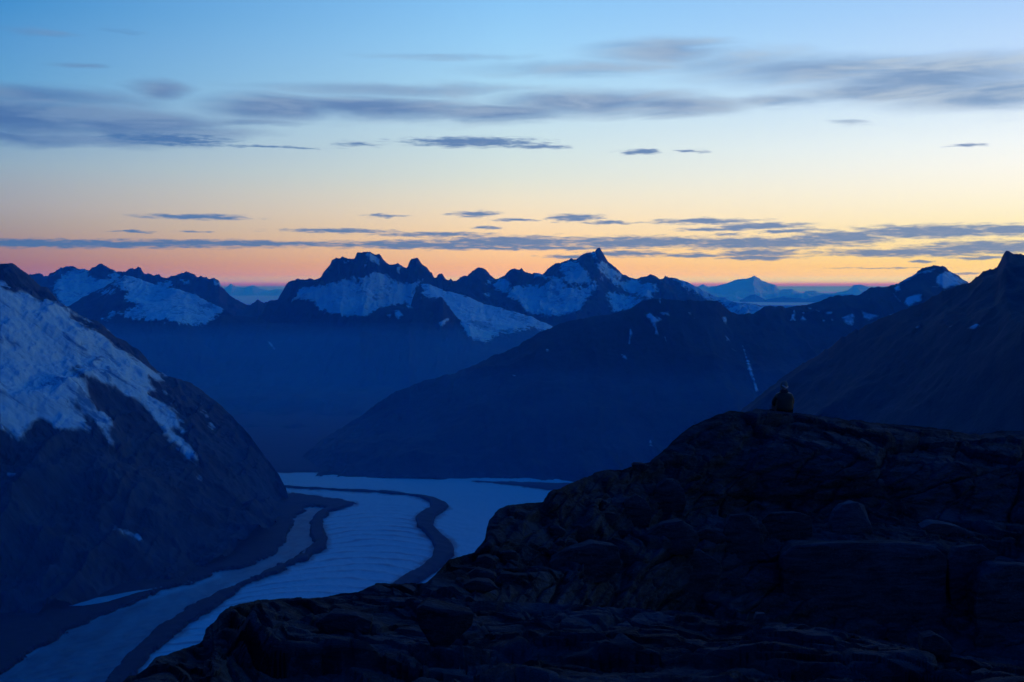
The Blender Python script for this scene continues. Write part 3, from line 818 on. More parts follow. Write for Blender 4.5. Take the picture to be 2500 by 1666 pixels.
ZG = EYE - 900.0
m, B, b = material('glacier_ice')
at = B.t.nodes.new('ShaderNodeAttribute'); at.attribute_name = 'band'
ad = B.t.nodes.new('ShaderNodeAttribute'); ad.attribute_name = 'dirt'
f, _ = B.noise(coords(B, (1, 0.5, 1)), 0.02, 7, 0.65)
c = B.mix(B.rng(B.math('MULTIPLY_ADD', f, 0.5, at.outputs['Fac']), 0.45, 1.0, 0, 1), (0.06, 0.41, 0.49, 1), (0.02, 0.19, 0.27, 1))
c = B.mix(B.math('MULTIPLY', ad.outputs['Fac'], B.rng(f, 0.2, 0.7, 0.75, 1.0), clamp=True), c, (0.025, 0.045, 0.07, 1))
B.put(c, b.inputs['Base Color'])
b.inputs['Roughness'].default_value = 0.6
b.inputs['Specular IOR Level'].default_value = 0.25
bump(B, b, f, 0.8, 4)
MAT['ice'] = m
MAT['moraine'] = rock_mat('moraine_debris', (0.002, 0.006, 0.012), (0.007, 0.014, 0.024), 0.02, 3, bstr=0.6)


def G(pts): return on_plane(np.array([p[0] for p in pts]), np.array([p[1] for p in pts]), ZG)[:, :2]


pxs = np.arange(-260, 1560, 3.0)
pys = np.concatenate([np.arange(1068, 1300, 1.6), np.arange(1300, 1760, 2.6)])
gx, gy = np.meshgrid(pxs, pys)
P = on_plane(gx.ravel(), gy.ravel(), ZG)
qx, qy = gx.ravel(), gy.ravel()
x, y = P[:, 0], P[:, 1]
# transverse bands of the ice, bowed between the moraines
cl = G([(880, 1210), (900, 1260), (905, 1320), (880, 1370), (780, 1440), (620, 1520), (420, 1640), (250, 1760)])
o = np.argsort(cl[:, 1])
xc = np.interp(y, cl[o, 1], cl[o, 0])
bow = (x - xc) / 300.0
ph = (y + 190 * bow ** 2 - 25 * bow + 75 * fbm(P / 420.0, 5, 0.6, 71)) / 78.0
wavev = (0.5 + 0.5 * np.sin(2 * math.pi * ph)) ** 2.2
strength = np.clip(1.3 - np.abs(bow) * 0.8, 0, 1) * np.clip((4700 - y) / 500, 0, 1)
far_l = 0.5 + 0.5 * np.sin(2 * math.pi * (y / 95.0 + x / 900.0))
band = (wavev * (0.35 + 0.65 * np.clip(fbm(P / 130.0, 4, 0.6, 75) + 0.6, 0, 1))) * strength * 0.8 + 0.2 * (1 - strength) * far_l
z = 1.5 * (wavev - 0.5) * strength + 6 * fbm(P / 400.0, 4, 0.5, 72) + 1.6 * fbm(P / 35.0, 3, 0.55, 73)
# dirty ice on the left half
dirty = C5([(1883, 740), (1700, 770), (1500, 870), (1300, 950), (1050, 1040), (700, 1150), (400, 1270), (200, 1400), (-200, 1640), (-200, 1900), (500, 1900), (650, 1500), (900, 1260), (1300, 1020), (1883, 770)])
dirt = np.clip(poly_sd(qx, qy, dirty) / 20 + 0.55, 0, 0.80)
dirt = np.maximum(dirt, 0.8 * np.clip(poly_sd(qx, qy, C6([(200, 470), (560, 455), (520, 500), (430, 560), (420, 680), (430, 740), (300, 830), (0, 960), (-160, 960), (-160, 860)])) / 8 + 0.4, 0, 1))
dirt = np.maximum(dirt, 0.9 * np.clip((1140 - qy) / 10, 0, 1))
dirt = np.clip(dirt + 0.25 * fbm(P / np.array([90.0, 300.0, 90.0]), 4, 0.6, 76) * (dirt > 0.02), 0, 0.9)
mor1 = C6([(150, 346), (240, 349), (500, 364), (750, 374), (950, 389), (1080, 409), (1170, 424), (1240, 449), (1266, 475), (1235, 510), (1180, 545), (1170, 590), (1210, 640), (1270, 690), (1305, 740), (1300, 790), (1180, 890),
           (1100, 945), (1000, 1010), (700, 1300), (620, 1300), (800, 1050), (920, 945), (1000, 890), (1090, 840), (1150, 790), (1165, 740), (1130, 670), (1060, 610), (1050, 550), (1090, 510), (1145, 480), (1140, 452), (1080, 421), (950, 402), (750, 387), (500, 375), (240, 359), (150, 356)])
mor2 = C6([(100, 398), (240, 398), (350, 400), (500, 420), (600, 440), (685, 457), (600, 490), (530, 520), (490, 570), (485, 620), (512, 680), (508, 740), (430, 790), (300, 850), (150, 920), (0, 980)]) + \
       C5([(1200, 1180), (1000, 1300), (900, 1400), (800, 1500), (700, 1640), (500, 1900), (350, 1900), (600, 1568), (650, 1500), (750, 1400), (900, 1260), (1100, 1130), (1300, 1020), (1500, 940), (1700, 840), (1780, 780)]) + \
       C6([(360, 760), (410, 700), (395, 640), (400, 570), (450, 510), (480, 490), (300, 470), (100, 470)])
mor3 = C6([(150, 395), (300, 396), (480, 430), (480, 462), (360, 508), (300, 570), (270, 650), (250, 720), (190, 780), (60, 840), (-60, 880)]) + \
       C5([(1240, 950), (1020, 1030), (700, 1150), (400, 1270), (200, 1400), (0, 1540), (-200, 1680), (-600, 1680), (-600, 1000), (600, 700), (1500, 400)])
edge = C6([(1400, 318), (1600, 322), (1900, 330), (2200, 335), (2300, 420), (2000, 385), (1880, 374), (1700, 350), (1500, 330)])
MORAINES = (('medial_moraine', mor1, 9.0, 1.0), ('lateral_moraine', mor2, 7.0, 3.0), ('valley_debris', mor3, 6.0, 4.0), ('margin_debris', edge, 4.0, 2.5),
            ('margin_debris', [(500, 1060), (900, 1060), (900, 1152), (700, 1154), (500, 1152)], 5.0, 2.0))
rag = fbm(P / np.array([40.0, 70.0, 40.0]), 6, 0.7, 80)
for _, pl, _, _ in MORAINES:      # grit thins out on the ice beside each moraine
    dirt = np.maximum(dirt, np.clip(0.62 + poly_sd(qx, qy, pl) / np.clip((qy - 1150) / 8.0, 3.0, 15.0) + 1.3 * rag, 0, 0.95))
P2 = P.copy(); P2[:, 2] += z
Q = grid_faces(len(pys), len(pxs))
me = make_mesh('glacier', P2, Q, MAT['ice'], attrs={'band': band, 'dirt': dirt})
glacier = link('glacier', me, label='long blue glacier bending through the valley, banded with crevasse arcs', cat='glacier', kind='structure')
# pale ice strip along the far wall
floor = on_plane(np.array([-2500, 4000, 4000, -2500]), np.array([1900, 1900, 1060, 1060]), ZG - 25)
T = tris(Q)
for nm, pl, h_, nz in MORAINES:
    sd = np.clip(poly_sd(qx, qy, pl), -25, 25) - np.clip((qy - 1215) / 30.0, 0.0, 2.6) + 4.0 * nz * rag * np.clip((qy - 1150) / 120.0, 0.25, 1.0)
    spread_patches(nm, glacier, P2, T, sd, MAT['moraine'], h_, min_px=60, rest_name='stray_debris')
strip = C5([(390, 1155), (560, 1105), (700, 1080), (960, 1036), (800, 1075), (600, 1132), (480, 1152)])
spread_patches('ice_strip', glacier, P2 + np.array([0, 0, 9.0]), T, np.clip(poly_sd(qx, qy, strip), -25, 25) + 1.5 * fbm(P / 60.0, 4, 0.6, 84), MAT['ice'], 3.0, min_px=60, attrs_fn=lambda v: {'band': np.zeros(len(v)), 'dirt': np.full(len(v), 0.35)})
me = make_mesh('valley_floor', [(-9000, -2000, ZG - 25), (9000, -2000, ZG - 25), (9000, 14000, ZG - 25), (-9000, 14000, ZG - 25)], [(0, 1, 2, 3)], MAT['moraine'], smooth=False)
link('valley_floor', me, label='dark gravel floor of the valley around the glacier', cat='ground', kind='structure')

# ------------------------------------------------------------------ foreground rock
def worley(P, seed=0):
    """nearest and second distance to scattered cell points, and for the nearest: a random value, its centre and a random tilt"""
    i = np.floor(P).astype(np.int64)
    f1 = np.full(len(P), 9.0); f2 = np.full(len(P), 9.0); cid = np.zeros(len(P)); cen = np.zeros((len(P), 3)); tilt = np.zeros((len(P), 3))

    def hsh(a, b, c, k):
        h = a * 374761393 + b * 668265263 + c * 1442695041 + (seed * 7 + k) * 974711
        h = (h ^ (h >> 13)) * 1274126177
        return ((h ^ (h >> 16)) & 0xFFFFFF) / float(0xFFFFFF)
    for dx in (-1, 0, 1):
        for dy in (-1, 0, 1):
            for dz in (-1, 0, 1):
                a, b_, c_ = i[:, 0] + dx, i[:, 1] + dy, i[:, 2] + dz
                q = np.stack([a + hsh(a, b_, c_, 1), b_ + hsh(a, b_, c_, 2), c_ + hsh(a, b_, c_, 3)], 1)
                d = np.sqrt(((P - q) ** 2).sum(1))
                near = d < f1
                f2 = np.where(near, f1, np.minimum(f2, d))
                cid = np.where(near, hsh(a, b_, c_, 4), cid)
                cen = np.where(near[:, None], q, cen)
                tilt = np.where(near[:, None], np.stack([hsh(a, b_, c_, 5), hsh(a, b_, c_, 6), hsh(a, b_, c_, 7)], 1) - 0.5, tilt)
                f1 = np.where(near, d, f1)
    return f1, f2, cid, cen, tilt


def fg_rock(name, c1, c2, scale, bdist, rot=(0, 0, 0)):
    m, B, b = material(name)
    v = coords(B, (0.7, 1, 3.2), rot)
    f, _ = B.noise(v, scale, 9.0, 0.66, 0.4)
    f2, _ = B.noise(coords(B), scale * 0.35, 5.0, 0.6)
    f3, _ = B.noise(coords(B), scale * 9, 4.0, 0.7)
    c = B.ramp(B.math('MULTIPLY_ADD', f2, 0.6, f), [(0.62, c1 + (1,)), (0.95, c2 + (1,))])
    c = B.mix(B.rng(f3, 0.5, 0.75, 0.0, 0.55), c, (c2[0] * 1.7, c2[1] * 1.6, c2[2] * 1.5, 1))
    B.put(c, b.inputs['Base Color'])
    b.inputs['Roughness'].default_value = 1.0
    b.inputs['Specular IOR Level'].default_value = 0.06
    bump(B, b, B.math('MULTIPLY_ADD', f3, 0.25, f), 1.0, bdist)
    return m


MAT['slab'] = fg_rock('lichened_slab_rock', (0.006, 0.012, 0.016), (0.036, 0.056, 0.072), 1.5, 0.16, (0, R(8), 0))
MAT['boulder'] = fg_rock('boulder_rock', (0.007, 0.013, 0.018), (0.038, 0.058, 0.076), 2.2, 0.08)
MAT['boulder_pale'] = fg_rock('pale_boulder_rock', (0.030, 0.038, 0.048), (0.075, 0.088, 0.105), 2.6, 0.06)


def loft_rock(name, rows_, nsub, x0, x1, step, back, relief, wave, seed, rough, block, block_w, label, cat):
    xs = np.arange(x0, x1 + step, step)
    lv = []
    for k, fr in enumerate(rows_):
        fy, fd = curve(fr, xs)
        if k == 0:
            fy = fy + rough * fbm(np.stack([xs / 14.0, 0 * xs, 0 * xs], 1), 5, 0.6, seed + 3)
            fd = fd + 0.5 * fbm(np.stack([xs / 120.0, 0 * xs, 0 * xs], 1), 3, 0.5, seed + 4)
        lv.append(pos(xs, fy, fd))
    grid, env = [], []
    c = lv[0]
    dirs = np.stack([c[:, 0] / c[:, 1], np.ones(len(xs)), 0 * xs], 1)
    nb = 24
    for k in range(nb):
        t = 1 - k / nb
        g = c + dirs * back[0] * t
        g[:, 2] -= back[1] * t ** 1.4
        grid.append(g); env.append(min(1, t * 4))
    for s in range(len(lv) - 1):
        n = nsub[s]
        last = s == len(lv) - 2
        for k in range(n + (1 if last else 0)):
            t = k / n
            p0, p1 = lv[s], lv[s + 1]
            m0 = (p1 - lv[s - 1]) * 0.4 if s > 0 else (p1 - p0) * 0.9
            m1 = ((lv[s + 2] if not last else p1) - p0) * 0.4
            t2, t3 = t * t, t * t * t
            grid.append((2 * t3 - 3 * t2 + 1) * p0 + (t3 - 2 * t2 + t) * m0 + (-2 * t3 + 3 * t2) * p1 + (t3 - t2) * m1)
            env.append(1.0 if s > 0 else min(1.0, t * 3))
    G_ = np.array(grid); nr, nc = G_.shape[:2]
    P = G_.reshape(-1, 3); e = np.repeat(np.array(env), nc)
    du = np.gradient(G_, axis=1); dv = np.gradient(G_, axis=0)
    N = np.cross(du, dv); N /= np.linalg.norm(N, axis=2, keepdims=True) + 1e-9
    N[N[:, :, 2] < 0] *= -1
    # smooth the normals a little by blending with up
    N = N.reshape(-1, 3) * 0.8 + np.array([0, -0.25, 0.35]); N /= np.linalg.norm(N, axis=1, keepdims=True)
    ca, sa = math.cos(R(-14)), math.sin(R(-14))                    # beds dip gently to the right
    Pr = np.stack([P[:, 0] * ca - P[:, 2] * sa, P[:, 1], P[:, 0] * sa + P[:, 2] * ca], 1)
    Pw = Pr + 0.16 * np.stack([fbm(P / 0.9, 3, 0.5, seed + 9), fbm(P / 0.9, 3, 0.5, seed + 10), 0.5 * fbm(P / 0.9, 3, 0.5, seed + 11)], 1)
    off = np.zeros(len(P))
    for sc, am in ((1.0, 1.0), (0.42, 0.42), (0.16, 0.17)):
        bw = np.array(block_w) * sc
        Q_ = Pw / bw
        f1, f2, cid, cen, tilt = worley(Q_, seed + int(100 * sc))
        crack = np.clip((f2 - f1) / 0.07, 0, 1)
        off += am * block * (1.1 * (cid - 0.5) + 1.5 * ((Q_ - cen) * tilt).sum(1) - 0.55 * (1 - crack) * (cid > 0.25))
    bed = ((Pr[:, 2] + 0.10 * fbm(P / 2.2, 3, 0.5, seed + 12)) / 0.19) % 1.0
    off += 0.035 * np.clip(bed * 1.6 - 0.3, 0, 1) + 0.05 * fbm(Pr / np.array([1.1, 0.6, 0.16]), 5, 0.62, seed + 13)
    off += relief * (ridged(P / wave, 4, 0.5, seed) - 0.4)
    P = P + N * (off * (0.10 + 0.90 * e))[:, None]
    ce = (lv[0][:, 2] - EYE) / lv[0][:, 1]
    G2 = P.reshape(nr, nc, 3)
    lim = EYE + (ce[None, :] - 0.0012) * G2[:, :, 1]
    over = np.arange(nr)[:, None] != nb
    G2[:, :, 2] = np.where(over, np.minimum(G2[:, :, 2], lim), G2[:, :, 2])
    P = G2.reshape(-1, 3)
    Q = grid_faces(nr, nc)[:, ::-1]
    o = link(name, make_mesh(name, P, Q, MAT['slab']), None, label, cat, kind='structure')
    return o, P, Q


XS = [880, 1060, 1200, 1340, 1540, 1700, 1850, 2080, 2300, 2560]
def row(ys, ds): return list(zip(XS, ys, ds))


knoll_crest = [(820, 1475), (871, 1447), (914, 1426), (1041, 1424), (1062, 1402), (1094, 1365), (1158, 1349), (1185, 1317), (1195, 1270), (1217, 1245), (1254, 1232), (1328, 1227), (1341, 1204), (1392, 1179), (1466, 1150),
               (1530, 1147), (1583, 1131), (1626, 1094), (1679, 1047), (1721, 1025), (1785, 1001), (1870, 1004), (1944, 1009), (2072, 1025), (2178, 1036), (2284, 1047), (2391, 1060), (2433, 1052), (2500, 1050), (2600, 1046)]
knoll, KP, KQ = loft_rock('rock_knoll', [
    withd(knoll_crest, [(880, 15), (1060, 16.5), (1200, 19), (1340, 21), (1540, 25), (1700, 28), (1850, 30), (2560, 32)]),
    row([1456, 1425, 1330, 1290, 1215, 1150, 1110, 1115, 1135, 1160], [14.7, 16.0, 18.0, 19.6, 23, 25.5, 27, 27.3, 27.6, 28]),
    row([1462, 1445, 1400, 1370, 1320, 1270, 1255, 1255, 1262, 1270], [14.4, 15.5, 17.0, 18.5, 21.5, 24.2, 25.8, 26.0, 26.3, 26.5]),
    row([1468, 1455, 1430, 1400, 1360, 1330, 1330, 1330, 1340, 1350], [14.0, 15.0, 16.0, 17.2, 20.0, 21.8, 22.5, 22.5, 22.5, 22.5]),
    row([1475, 1470, 1475, 1485, 1500, 1530, 1545, 1560, 1590, 1620], [13.6, 14.2, 15.0, 16.2, 18.5, 20.4, 21.0, 21.0, 20.8, 20.0]),
    row([1640, 1640, 1640, 1640, 1660, 1680, 1700, 1730, 1760, 1790], [12.5, 12.6, 13.0, 13.6, 15.0, 16.0, 17.0, 17.0, 16.5, 16.0])],
    [70, 80, 60, 80, 30], 820, 2570, 2.6, (9, 6), 0.20, 4.2, 101, 3.0, 0.30, (3.6, 2.8, 1.1),
    'dark cracked rock knoll on which the person sits', 'rock')
ledge_crest = [(150, 1830), (250, 1740), (319, 1668), (382, 1604), (499, 1567), (510, 1530), (563, 1482), (637, 1468), (744, 1461), (871, 1449), (1041, 1458), (1180, 1466), (1300, 1470), (1414, 1475), (1528, 1484), (1620, 1491),
               (1711, 1502), (1756, 1514), (1938, 1520), (2011, 1533), (2094, 1552), (2192, 1574), (2314, 1599), (2500, 1633), (2650, 1660)]
ledge_d = [(150, 5.2), (319, 6.2), (500, 7.6), (650, 9.4), (871, 10), (1300, 9.5), (1756, 8.6), (2094, 7.6), (2650, 5.8)]
ledge, LP, LQ = loft_rock('rock_ledge', [
    withd(ledge_crest, ledge_d),
    [(x, y + 40, d) for x, y, d in withd(ledge_crest, [(a, d_ - 0.9) for a, d_ in ledge_d])],
    withd([(150, 1960), (400, 1740), (700, 1600), (1300, 1590), (1800, 1630), (2300, 1720), (2650, 1800)], [(a, d_ - 2.4) for a, d_ in ledge_d]),
    withd([(150, 2200), (1200, 1900), (2650, 2000)], [(0, 3.2)]),
    withd([(150, 3000), (2650, 3000)], [(0, 1.6)])],
    [60, 90, 60, 12], 150, 2650, 3.2, (3.5, 3.2), 0.14, 2.6, 131, 3.0, 0.15, (2.3, 1.8, 0.5),
    'low dark rock ledge along the bottom of the view', 'rock')
bvh = BVHTree.FromPolygons([tuple(p) for p in np.concatenate([KP, LP])], [tuple(int(i) for i in q) for q in np.concatenate([KQ, LQ + len(KP)])])


def surface(px, py):
    p = pos(px, py, 10.0)
    o = Vector((0, 0, EYE))
    h = bvh.ray_cast(o, (Vector(p) - o).normalized())
    return h[0]


def boulder(outline, label, mat='boulder', thick=0.8, seed=0, name='boulder', group=None, d=None):
    rnd = random.Random(seed)
    pts = np.array(outline, float)
    ymax = pts[:, 1].max()
    low_ = pts[pts[:, 1] > ymax - 6]
    if d is None:
        h = surface(float(low_[:, 0].mean()), float(ymax - 2))
        d = h[1] if h else 18.0
    front = pos(pts[:, 0], pts[:, 1], d + 0.0)
    w = front[:, 0].max() - front[:, 0].min()
    hh = front[:, 2].max() - front[:, 2].min()
    cx, cz = front[:, 0].mean(), front[:, 2].mean()
    T_ = thick * (w + hh) * 0.5
    zb = front[:, 2].min()
    V = []
    for p in front:
        V.append(p + np.array([0, rnd.uniform(-0.06, 0.22) * T_, 0]))
        q = p.copy(); q[0] = cx + (q[0] - cx) * rnd.uniform(0.72, 0.95); q[2] = cz + (q[2] - cz) * rnd.uniform(0.75, 0.97); q[1] += T_ * rnd.uniform(0.7, 1.0)
        V.append(q)
    for p in front[front[:, 2] < zb + 0.25 * hh]:
        V.append(p + np.array([0, 0.1 * T_, -0.22 * hh]))
        V.append(p + np.array([0, 0.8 * T_, -0.22 * hh]))
    bm = bmesh.new()
    for v in V: bm.verts.new(v - np.array([cx, d, zb]))
    bmesh.ops.convex_hull(bm, input=bm.verts)
    for v in [v for v in bm.verts if not v.link_faces]: bm.verts.remove(v)
    size = (w + hh) * 0.5
    bmesh.ops.bevel(bm, geom=list(bm.edges), offset=0.012 * size, segments=1, affect='EDGES', profile=0.6)
    bmesh.ops.triangulate(bm, faces=bm.faces)
    for _ in range(3):
        es = [e for e in bm.edges if e.calc_length() > 0.09 * size]
        if es: bmesh.ops.subdivide_edges(bm, edges=es, cuts=1); bmesh.ops.triangulate(bm, faces=bm.faces)
    bm.normal_update()
    for e in bm.edges:
        if len(e.link_faces) == 2 and e.calc_face_angle() > R(22): e.smooth = False
    co = np.array([v.co for v in bm.verts]); no = np.array([v.normal for v in bm.verts])
    off = size * (0.016 * fbm(co / size * 2.2 + seed, 4, 0.55, seed) + 0.012 * fbm(co / size * 9 + seed, 3, 0.6, seed + 2))
    for v, a, n_ in zip(bm.verts, off, no): v.co += Vector(n_) * float(a)
    me = bpy.data.meshes.new(name); bm.to_mesh(me); bm.free()
    me.polygons.foreach_set('use_smooth', np.ones(len(me.polygons), bool))
    me.materials.append(MAT[mat])
    return link(name, me, None, label, 'rock', group=group, kind='thing', loc=(float(cx), float(d), float(zb)))


BLD = [
    (C8([(372, 770), (395, 720), (430, 680), (500, 668), (540, 690), (560, 760), (572, 800), (540, 830), (430, 832), (375, 815)]), 'pale angular stone lying alone on the shelf below the cracked cliff', 'boulder_pale', 0.8),
    (C8([(125, 940), (180, 890), (330, 875), (560, 905), (760, 880), (900, 895), (955, 950), (950, 1200), (900, 1285), (600, 1290), (300, 1275), (130, 1230)]), 'huge flat-faced block under the shelf, widest of the blocks', 'boulder', 0.45),
    (C8([(1090, 1110), (1110, 1040), (1180, 1000), (1300, 985), (1450, 1010), (1470, 1260), (1300, 1270), (1110, 1250), (1085, 1190)]), 'rounded boulder cut by the right edge of the picture', 'boulder', 0.7),
    (C7([(555, 975), (640, 920), (830, 870), (900, 865), (1010, 930), (1020, 970), (985, 1030), (965, 1190), (900, 1205), (700, 1190), (560, 1170), (548, 1050)]), 'big angular block with a sloping lit top above the ledge', 'boulder', 0.6),
    (C7([(1022, 740), (1060, 675), (1140, 670), (1205, 700), (1222, 770), (1205, 900), (1120, 930), (1040, 900)]), 'upright block wedged at the foot of the cliff', 'boulder', 0.6),
    (C7([(640, 600), (660, 530), (720, 488), (770, 492), (810, 540), (822, 610), (800, 655), (700, 660), (645, 645)]), 'rounded stone high on the left flank under the crest', 'boulder', 0.7),
    (C7([(480, 650), (500, 595), (560, 568), (610, 600), (645, 660), (620, 715), (540, 740), (490, 715)]), 'dark stone just left of the rounded stone on the flank', 'boulder', 0.7),
    (C7([(1230, 700), (1270, 668), (1423, 660), (1500, 690), (1500, 780), (1400, 812), (1250, 800)]), 'long low block beside the upright block', 'boulder', 0.5),
    (C6([(1060, 1110), (1100, 1090), (1190, 1110), (1300, 1150), (1420, 1150), (1400, 1230), (1250, 1310), (1180, 1345), (1110, 1270), (1065, 1200)]), 'wedge-shaped boulder perched on the near ledge', 'boulder', 0.7),
    (C8([(815, 1400), (830, 1345), (890, 1330), (950, 1360), (975, 1405), (950, 1440), (850, 1440)]), 'small rounded stone in the dark gap right of the huge block', 'boulder', 0.8),
    (C8([(1090, 1370), (1120, 1315), (1180, 1308), (1240, 1345), (1245, 1385), (1180, 1400), (1100, 1400)]), 'small stone below the boulder at the right edge', 'boulder', 0.8),
    (C8([(645, 1345), (660, 1310), (740, 1305), (750, 1360), (690, 1375)]), 'square little stone at the foot of the huge block', 'boulder', 0.8),
    (C6([(1380, 895), (1430, 870), (1520, 885), (1560, 915), (1520, 945), (1400, 930)]), 'flat slab lying on the rubble at the left foot of the knoll', 'boulder', 0.9),
    (C6([(1350, 965), (1420, 935), (1520, 950), (1570, 985), (1480, 1005), (1370, 995)]), 'lower flat slab beneath the other slab at the knoll foot', 'boulder', 0.9),
    (C7([(868, 770), (930, 748), (1000, 760), (1050, 800), (1000, 825), (910, 812)]), 'tilted slab leaning beside the big angular block', 'boulder', 0.7),
    (C8([(820, 800), (870, 772), (940, 775), (1030, 800), (1092, 828), (1000, 836), (880, 832)]), 'thin pale plate on the shelf near the right end of the cliff', 'boulder_pale', 0.8),
    (C7([(530, 405), (545, 395), (600, 402), (630, 415), (600, 435), (545, 430)]), 'small plate jutting from the skyline of the left flank', 'boulder', 0.9),
    (C7([(585, 800), (700, 720), (800, 705), (860, 740), (900, 800), (860, 860), (700, 840), (600, 850)]), 'rough stone on top of the big angular block', 'boulder', 0.6),
    (C8([(960, 960), (1010, 900), (1120, 880), (1200, 930), (1170, 980), (1100, 1040), (1060, 1150), (980, 1200), (955, 1080)]), 'leaning slab between the huge block and the edge boulder', 'boulder', 0.5),
    (C7([(90, 930), (200, 860), (330, 830), (460, 850), (480, 960), (400, 1000), (250, 1010), (110, 985)]), 'broad low boulder on the rubble left of the angular block', 'boulder', 0.6),
    (C7([(1000, 1060), (1050, 1015), (1110, 1010), (1120, 1080), (1060, 1110)]), 'dark stone in the crevice right of the angular block', 'boulder', 0.8),
    (C6([(430, 1200), (520, 1150), (680, 1160), (780, 1200), (760, 1250), (600, 1275), (470, 1260)]), 'low hummock stone on the left part of the near ledge', 'boulder', 0.8),
    (C6([(130, 1390), (170, 1345), (240, 1345), (270, 1390), (220, 1420), (150, 1420)]), 'small stone near the left end of the near ledge', 'boulder', 0.8),
    (C7([(1185, 1235), (1200, 1205), (1245, 1200), (1250, 1240), (1220, 1255)]), 'little pale stone on the lip of the near ledge', 'boulder_pale', 0.9),
    (C6([(870, 1480), (930, 1465), (960, 1500), (950, 1530), (890, 1520)]), 'little pale stone at the bottom of the near ledge', 'boulder_pale', 0.9),
]
for k, (ol, lab, mt, th) in enumerate(BLD):
    boulder(ol, lab, mt, th, 300 + k)
rr = random.Random(5)
for k in range(14):
    x_ = rr.uniform(1120, 1560); y_ = np.interp(x_, [1120, 1300, 1560], [1400, 1310, 1240]) + rr.uniform(-35, 80)
    s_ = rr.uniform(10, 26)
    ol = [(x_ + s_ * math.cos(t_) * rr.uniform(0.8, 1.2), y_ + 0.62 * s_ * math.sin(t_) * rr.uniform(0.8, 1.2)) for t_ in np.linspace(0, 2 * math.pi, 8, endpoint=False)]
    boulder(ol, 'small dark stone in the rubble on the left flank of the knoll', 'boulder', 0.9, 400 + k, 'rubble_stone', 'rubble stones on the left flank of the knoll')

# ------------------------------------------------------------------ person sitting on the knoll, seen from behind
def plain(name, c, rough=0.9, scale=30.0, bd=0.006):
    m, B, b = material(name)
    f, _ = B.noise(coords(B), scale, 5.0, 0.6)
    B.put(B.mix(B.rng(f, 0.3, 0.7, 0, 1), tuple(x * 0.75 for x in c) + (1,), tuple(x * 1.2 for x in c) + (1,)), b.inputs['Base Color'])
    b.inputs['Roughness'].default_value = rough
    bump(B, b, f, 0.5, bd)
    return m


MAT['skin'] = plain('skin', (0.30, 0.20, 0.15), 0.6, 60, 0.001)
MAT['jacket'] = plain('dark_olive_jacket', (0.022, 0.020, 0.010), 0.8, 14, 0.02)
MAT['trousers'] = plain('dark_trousers', (0.014, 0.013, 0.014))
MAT['boots'] = plain('boot_leather', (0.02, 0.015, 0.012))
MAT['hat'] = plain('green_grey_beanie', (0.09, 0.12, 0.11), 0.95, 80)
MAT['band'] = plain('pale_hat_band', (0.6, 0.56, 0.5), 0.95, 80)
MAT['scarf'] = plain('dark_hood', (0.018, 0.014, 0.016))


def skin_mesh(name, verts, edges, mat, sub=2):
    """verts: (x, y, z, radius); grown with a Skin modifier rooted at vertex 0"""
    me = bpy.data.meshes.new(name)
    me.from_pydata([v[:3] for v in verts], edges, [])
    ob = bpy.data.objects.new(name, me); col.objects.link(ob)
    md = ob.modifiers.new('skin', 'SKIN'); md.use_smooth_shade = True
    sv = me.skin_vertices[0].data
    for k, v in enumerate(verts):
        r_ = v[3] if isinstance(v[3], tuple) else (v[3], v[3])
        sv[k].radius = r_; sv[k].use_root = (k == 0)
    s_ = ob.modifiers.new('sub', 'SUBSURF'); s_.levels = sub; s_.render_levels = sub
    dg = bpy.context.evaluated_depsgraph_get()
    out = bpy.data.meshes.new_from_object(ob.evaluated_get(dg))
    bpy.data.objects.remove(ob)
    out.materials.clear(); out.materials.append(mat)
    out.name = name
    return out


def chain(verts, edges, pts, start=None):
    prev = start
    for p in pts:
        verts.append(p)
        if prev is not None: edges.append((prev, len(verts) - 1))
        prev = len(verts) - 1
    return prev


bv, be = [], []
chain(bv, be, [(0, 0, 0.10, 0.135), (0, 0.01, 0.25, 0.125), (0, 0.02, 0.40, 0.13), (0.005, 0.04, 0.51, 0.11), (0.005, 0.06, 0.585, 0.052), (0.005, 0.075, 0.66, 0.06)])
for sgn in (-1, 1):
    sh = chain(bv, be, [(sgn * 0.155, 0.05, 0.495, 0.055), (sgn * 0.215, 0.10, 0.38, 0.047), (sgn * 0.225, 0.17, 0.27, 0.042), (sgn * 0.15, 0.30, 0.24, 0.034), (sgn * 0.085, 0.385, 0.225, 0.026), (sgn * 0.06, 0.43, 0.22, 0.030)], 3)
    for q in range(4):            # fingers, then the thumb from the side of the palm
        fx = sgn * (0.060 - 0.018 + 0.012 * q)
        ln = (0.085, 0.095, 0.088, 0.070)[q]
        chain(bv, be, [(fx - sgn * 0.012, 0.455, 0.232 - 0.008 * q, 0.010), (fx - sgn * 0.030, 0.455 + ln * 0.55, 0.222 - 0.010 * q, 0.009), (fx - sgn * 0.055, 0.455 + ln * 0.6, 0.195 - 0.010 * q, 0.007)], sh)
    chain(bv, be, [(sgn * 0.035, 0.425, 0.250, 0.011), (sgn * 0.005, 0.455, 0.262, 0.009)], sh - 1)
    kx, kz = (0.225, 0.18) if sgn > 0 else (0.20, 0.19)
    chain(bv, be, [(sgn * 0.10, 0.05, 0.095, 0.085), (sgn * kx, 0.34, kz, 0.062), (sgn * 0.02, 0.47, 0.10, 0.045), (-sgn * 0.10, 0.50, 0.055, 0.034), (-sgn * 0.18, 0.55, 0.04, 0.035)], 0)
body = skin_mesh('person', bv, be, MAT['skin'])
